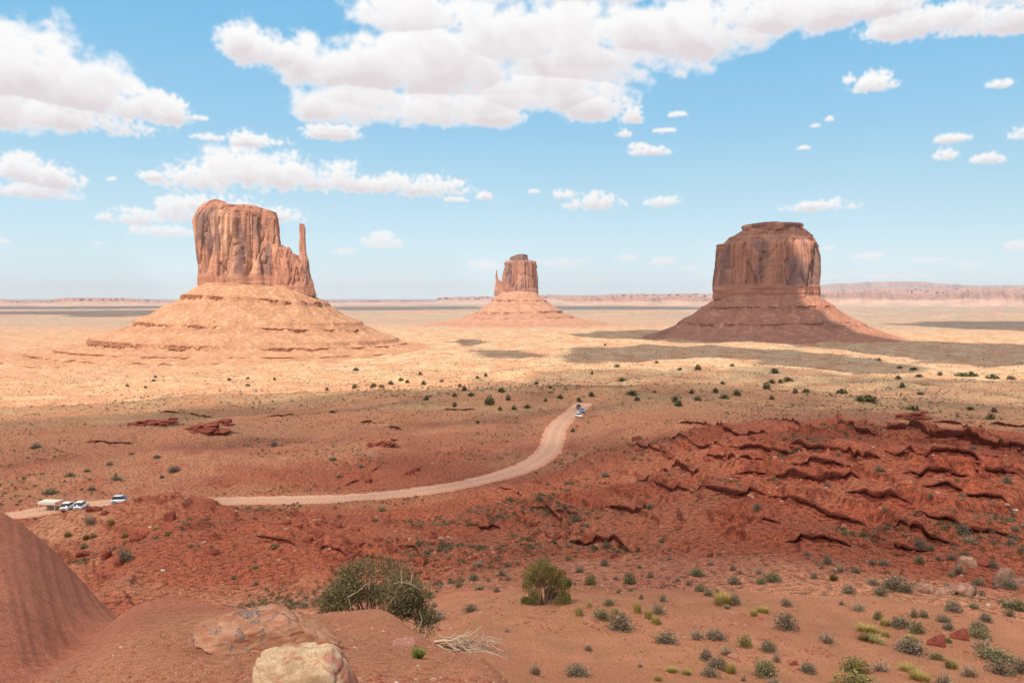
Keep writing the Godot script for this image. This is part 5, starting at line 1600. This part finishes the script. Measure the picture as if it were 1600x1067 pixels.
func car(at: Vector3, turn: float, paint: Material, tall: float, label: String) -> Node3D:
	var t := thing("car", label, "car", at, turn, "cars on the dirt road")
	var body := part("body", loft([[-2.3, 0.70, 0.42, 0.78], [-2.2, 0.84, 0.30, 0.92], [-1.2, 0.90, 0.26, 0.98], [0.8, 0.90, 0.26, 0.96], [1.5, 0.88, 0.27, 0.90], [2.15, 0.82, 0.30, 0.76], [2.28, 0.66, 0.40, 0.62]], 0.09), paint, t)
	body.position.y = 0.02
	part("windows", loft([[-2.0, 0.70, 0.90, 0.98], [-1.65, 0.74, 0.90, tall - 0.10], [0.15, 0.74, 0.90, tall - 0.08], [1.15, 0.74, 0.88, 0.96]], 0.08), mats.car_glass, t)
	part("roof", loft([[-1.6, 0.66, tall - 0.12, tall - 0.02], [-1.2, 0.72, tall - 0.13, tall], [-0.1, 0.72, tall - 0.13, tall], [0.25, 0.66, tall - 0.14, tall - 0.04]], 0.04), paint, t)
	for z in [-1, 1]:
		for x in [-1.42, 1.36]:
			var cyl := CylinderMesh.new()
			cyl.top_radius = 0.33
			cyl.bottom_radius = 0.33
			cyl.height = 0.22
			cyl.radial_segments = 18
			var w := part("wheel", cyl, mats.tyre, t)
			w.position = Vector3(x, 0.33, z * 0.82)
			w.rotation.x = PI / 2
			var hub := CylinderMesh.new()
			hub.top_radius = 0.2
			hub.bottom_radius = 0.2
			hub.height = 0.235
			part("rim", hub, mats.metal, w)
		for e in [[2.17, "headlight", mats.lens], [-2.22, "tail_light", mats.tail]]:
			var bag := Bag.new()
			bag.box(Vector3(-0.06, -0.07, -0.15), Vector3(0.06, 0.07, 0.15), Color.WHITE, 0.02)
			part(e[1], bag.mesh(), e[2], t).position = Vector3(e[0], 0.68 if e[0] > 0 else 0.78, z * 0.60)
	return t

func build_vehicles() -> void:
	var on_road := func(px: float, py: float) -> Vector3:
		var v := sight(px, py)
		return v * (ROAD_Y + 0.05) / v.y
	var heading := func(p: Vector3) -> float:
		var best := 1e9
		var dir := Vector2.RIGHT
		for i in road_xz.size() - 1:
			var d := Vector2(p.x, p.z).distance_to((road_xz[i] + road_xz[i + 1]) * 0.5)
			if d < best:
				best = d
				dir = road_xz[i + 1] - road_xz[i]
		return atan2(-dir.y, dir.x)
	var p: Vector3 = on_road.call(904.5, 651.5)
	car(p, heading.call(p) + PI + 0.5, mats.white_paint, 1.62, "white car, nearest of the three on the dirt road")
	p = on_road.call(909.5, 644.0)
	car(p, heading.call(p) + PI + 0.3, mats.blue_paint, 1.55, "blue car between the white car and the dark one")
	p = on_road.call(904.5, 638.5)
	car(p, heading.call(p) + PI + 0.3, mats.dark_paint, 1.75, "dark car, farthest of the three on the dirt road")
	p = on_road.call(190, 786.0)
	car(p, heading.call(p), mats.silver_paint, 1.75, "silver car half hidden behind the red hummock")
	p = on_road.call(126, 794.5)
	car(p, heading.call(p) + 1.25, mats.white_paint, 1.7, "white car half hidden behind the hummock, nearer the silver car")
	p = on_road.call(106, 795.5)
	car(p, heading.call(p) + 1.0, mats.white_paint, 1.65, "white car half hidden between the shelter and another white car")
	# shelter beside the road
	p = on_road.call(78, 797.0)
	p.y = height(p.x, p.z)
	var s := thing("shelter", "small cream flat-roofed shelter beside the dirt road", "shelter", p, -0.12)
	var b := Bag.new()
	b.box(Vector3(-2.0, 2.15, -1.3), Vector3(2.0, 2.3, 1.3), Color(0.66, 0.60, 0.47), 0.04)
	part("roof", b.mesh(), mats.leaf, s)
	b = Bag.new()
	b.box(Vector3(-1.98, 1.78, 1.22), Vector3(1.98, 2.146, 1.28), Color(0.66, 0.65, 0.62))
	part("fascia", b.mesh(), mats.leaf, s)
	b = Bag.new()
	b.box(Vector3(-1.7, 0.0, -1.1), Vector3(1.7, 1.0, -0.9), Color(0.42, 0.30, 0.2))
	part("counter", b.mesh(), mats.leaf, s)
	for x in [-1, 1]:
		for z in [-1, 1]:
			b = Bag.new()
			b.box(Vector3(-0.06, -0.4, -0.06), Vector3(0.06, 2.146, 0.06), Color(0.6, 0.5, 0.38))
			part("post", b.mesh(), mats.leaf, s).position = Vector3(x * 1.8, 0, z * 1.1)

# ------------------------------------------------------------------ materials
func make_materials() -> void:
	var scales := [0.55, 0.07, 0.006]
	for i in 3:
		var m := vertex_material(0.97)
		m.albedo_texture = noise_texture(0.07 if i == 0 else 0.06, 7, 0.42 if i == 0 else 0.45 if i == 1 else 0.70, 1.0, 1024, 11 + i)
		m.uv1_triplanar = true
		m.uv1_world_triplanar = true
		m.uv1_scale = Vector3.ONE * scales[i]
		if i < 2:
			m.normal_enabled = true
			m.normal_texture = noise_texture(0.05, 6, 0, 1, 1024, 31 + i, 14.0)
			m.normal_scale = 1.1 if i == 0 else 0.9
			m.detail_enabled = true
			m.detail_blend_mode = BaseMaterial3D.BLEND_MODE_MUL
			m.detail_uv_layer = BaseMaterial3D.DETAIL_UV_2
			m.detail_albedo = noise_texture(0.045, 7, 0.78 if i == 0 else 0.60, 1.0, 1024, 91 + i)
			m.uv2_triplanar = true
			m.uv2_world_triplanar = true
			m.uv2_scale = Vector3.ONE * (0.13 if i == 0 else 0.023)
		mats["ground%d" % i] = m
	var rm := vertex_material(0.97)
	rm.albedo_texture = noise_texture(0.03, 6, 0.78, 1.0, 512, 41)
	rm.uv1_triplanar = true
	rm.uv1_world_triplanar = true
	rm.uv1_scale = Vector3.ONE * 0.1
	mats.road = rm
	var m := vertex_material(0.95)
	m.albedo_texture = noise_texture(0.02, 5, 0.82, 1.0, 512, 51)
	m.uv1_triplanar = true
	m.uv1_world_triplanar = true
	m.uv1_scale = Vector3(0.02, 0.02, 0.02)
	mats.cliff = m
	mats.talus = m
	mats.far = vertex_material(1.0)
	mats.leaf = vertex_material(0.9)
	mats.straw = vertex_material(0.9)
	mats.straw.albedo_color = Color(1.0, 0.9, 0.75)
	var st := vertex_material(0.92)
	st.albedo_texture = noise_texture(0.03, 5, 0.75, 1.0, 512, 71)
	st.normal_enabled = true
	st.normal_texture = noise_texture(0.05, 6, 0, 1, 512, 72, 5.0)
	st.normal_scale = 0.6
	st.uv1_triplanar = true
	st.uv1_world_triplanar = true
	st.uv1_scale = Vector3.ONE * 1.6
	mats.stone = st
	var hs: StandardMaterial3D = st.duplicate()
	hs.uv1_scale = Vector3.ONE * 4.0
	hs.normal_scale = 0.9
	mats.hero_stone = hs
	mats.white_paint = plain(Color(0.78, 0.79, 0.80), 0.3)
	mats.blue_paint = plain(Color(0.16, 0.22, 0.45), 0.3)
	mats.dark_paint = plain(Color(0.10, 0.055, 0.05), 0.35)
	mats.silver_paint = plain(Color(0.55, 0.60, 0.68), 0.3, 0.3)
	mats.car_glass = plain(Color(0.03, 0.035, 0.045), 0.08)
	mats.tyre = plain(Color(0.03, 0.03, 0.03), 0.9)
	mats.metal = plain(Color(0.5, 0.5, 0.5), 0.35, 0.8)
	mats.lens = plain(Color(0.7, 0.7, 0.7), 0.15)
	mats.tail = plain(Color(0.4, 0.02, 0.02), 0.2)
	var c := StandardMaterial3D.new()
	c.albedo_color = Color(0.95, 0.95, 0.96, 0.27)
	c.transparency = BaseMaterial3D.TRANSPARENCY_ALPHA
	c.roughness = 1.0
	mats.cloud = c
	var tc: StandardMaterial3D = c.duplicate()
	tc.albedo_color.a = 0.62
	mats.thick_cloud = tc

func set_noise(n: FastNoiseLite, sd: int, freq: float, oct: int, kind := FastNoiseLite.FRACTAL_FBM) -> void:
	n.seed = sd
	n.noise_type = FastNoiseLite.TYPE_SIMPLEX_SMOOTH
	n.frequency = freq
	n.fractal_type = kind
	n.fractal_octaves = oct

func _ready() -> void:
	set_noise(noise_wide, 3, 1.0 / 150.0, 2)
	set_noise(noise_mid, 8, 1.0 / 26.0, 3)
	set_noise(noise_fine, 14, 1.0 / 5.0, 4)
	set_noise(noise_rock, 23, 1.0 / 22.0, 4)
	set_noise(noise_ridge, 37, 1.0 / 40.0, 4, FastNoiseLite.FRACTAL_RIDGED)
	set_noise(noise_tone, 45, 1.0 / 70.0, 4)
	set_noise(noise_puff, 61, 0.24, 6)
	for q in [[noise_crack, FastNoiseLite.RETURN_DISTANCE2_SUB], [noise_pillar, FastNoiseLite.RETURN_CELL_VALUE]]:
		q[0].seed = 83
		q[0].noise_type = FastNoiseLite.TYPE_CELLULAR
		q[0].cellular_return_type = q[1]
		q[0].cellular_jitter = 1.0
		q[0].fractal_type = FastNoiseLite.FRACTAL_NONE
		q[0].frequency = 1.0 / 20.0
	rng.seed = 77
	# --- camera
	var cam := Camera3D.new()
	cam.name = "camera"
	cam.fov = rad_to_deg(2.0 * atan(533.5 / FOCAL))
	cam.near = 0.1
	cam.far = 150000.0
	cam.rotation.x = -PITCH
	add_child(cam)
	cam.current = true
	# --- sky, sun, exposure
	var env := Environment.new()
	env.background_mode = Environment.BG_SKY
	env.sky = build_sky()
	env.tonemap_mode = Environment.TONE_MAPPER_LINEAR
	env.tonemap_exposure = 1.38
	env.sdfgi_enabled = true
	env.ssao_enabled = true
	env.ssil_enabled = true
	env.fog_enabled = true
	env.fog_density = 0.000024
	env.fog_light_color = Color(0.93, 0.96, 1.0)
	var we := WorldEnvironment.new()
	we.name = "environment"
	we.environment = env
	add_child(we)
	var sun := DirectionalLight3D.new()
	sun.name = "sun"
	sun.light_energy = 1.36
	sun.light_color = Color(1.0, 0.965, 0.90)
	sun.light_angular_distance = 0.5
	sun.shadow_enabled = true
	sun.look_at_from_position(Vector3.ZERO, -SUN_TO, Vector3.UP)
	add_child(sun)
	print("sky ", Time.get_ticks_msec())
	# --- the land
	make_materials()
	shape_land()
	find_ledges()
	build_ground()
	print("ground ", Time.get_ticks_msec())
	build_road()
	build_buttes()
	print("buttes ", Time.get_ticks_msec())
	build_mesas()
	build_clouds()
	print("clouds ", Time.get_ticks_msec())
	build_ledges()
	build_rocks()
	build_vehicles()
	build_bushes()
	build_plants()
	print("plants ", Time.get_ticks_msec())
	build_stuff()
	print("stuff ", Time.get_ticks_msec())
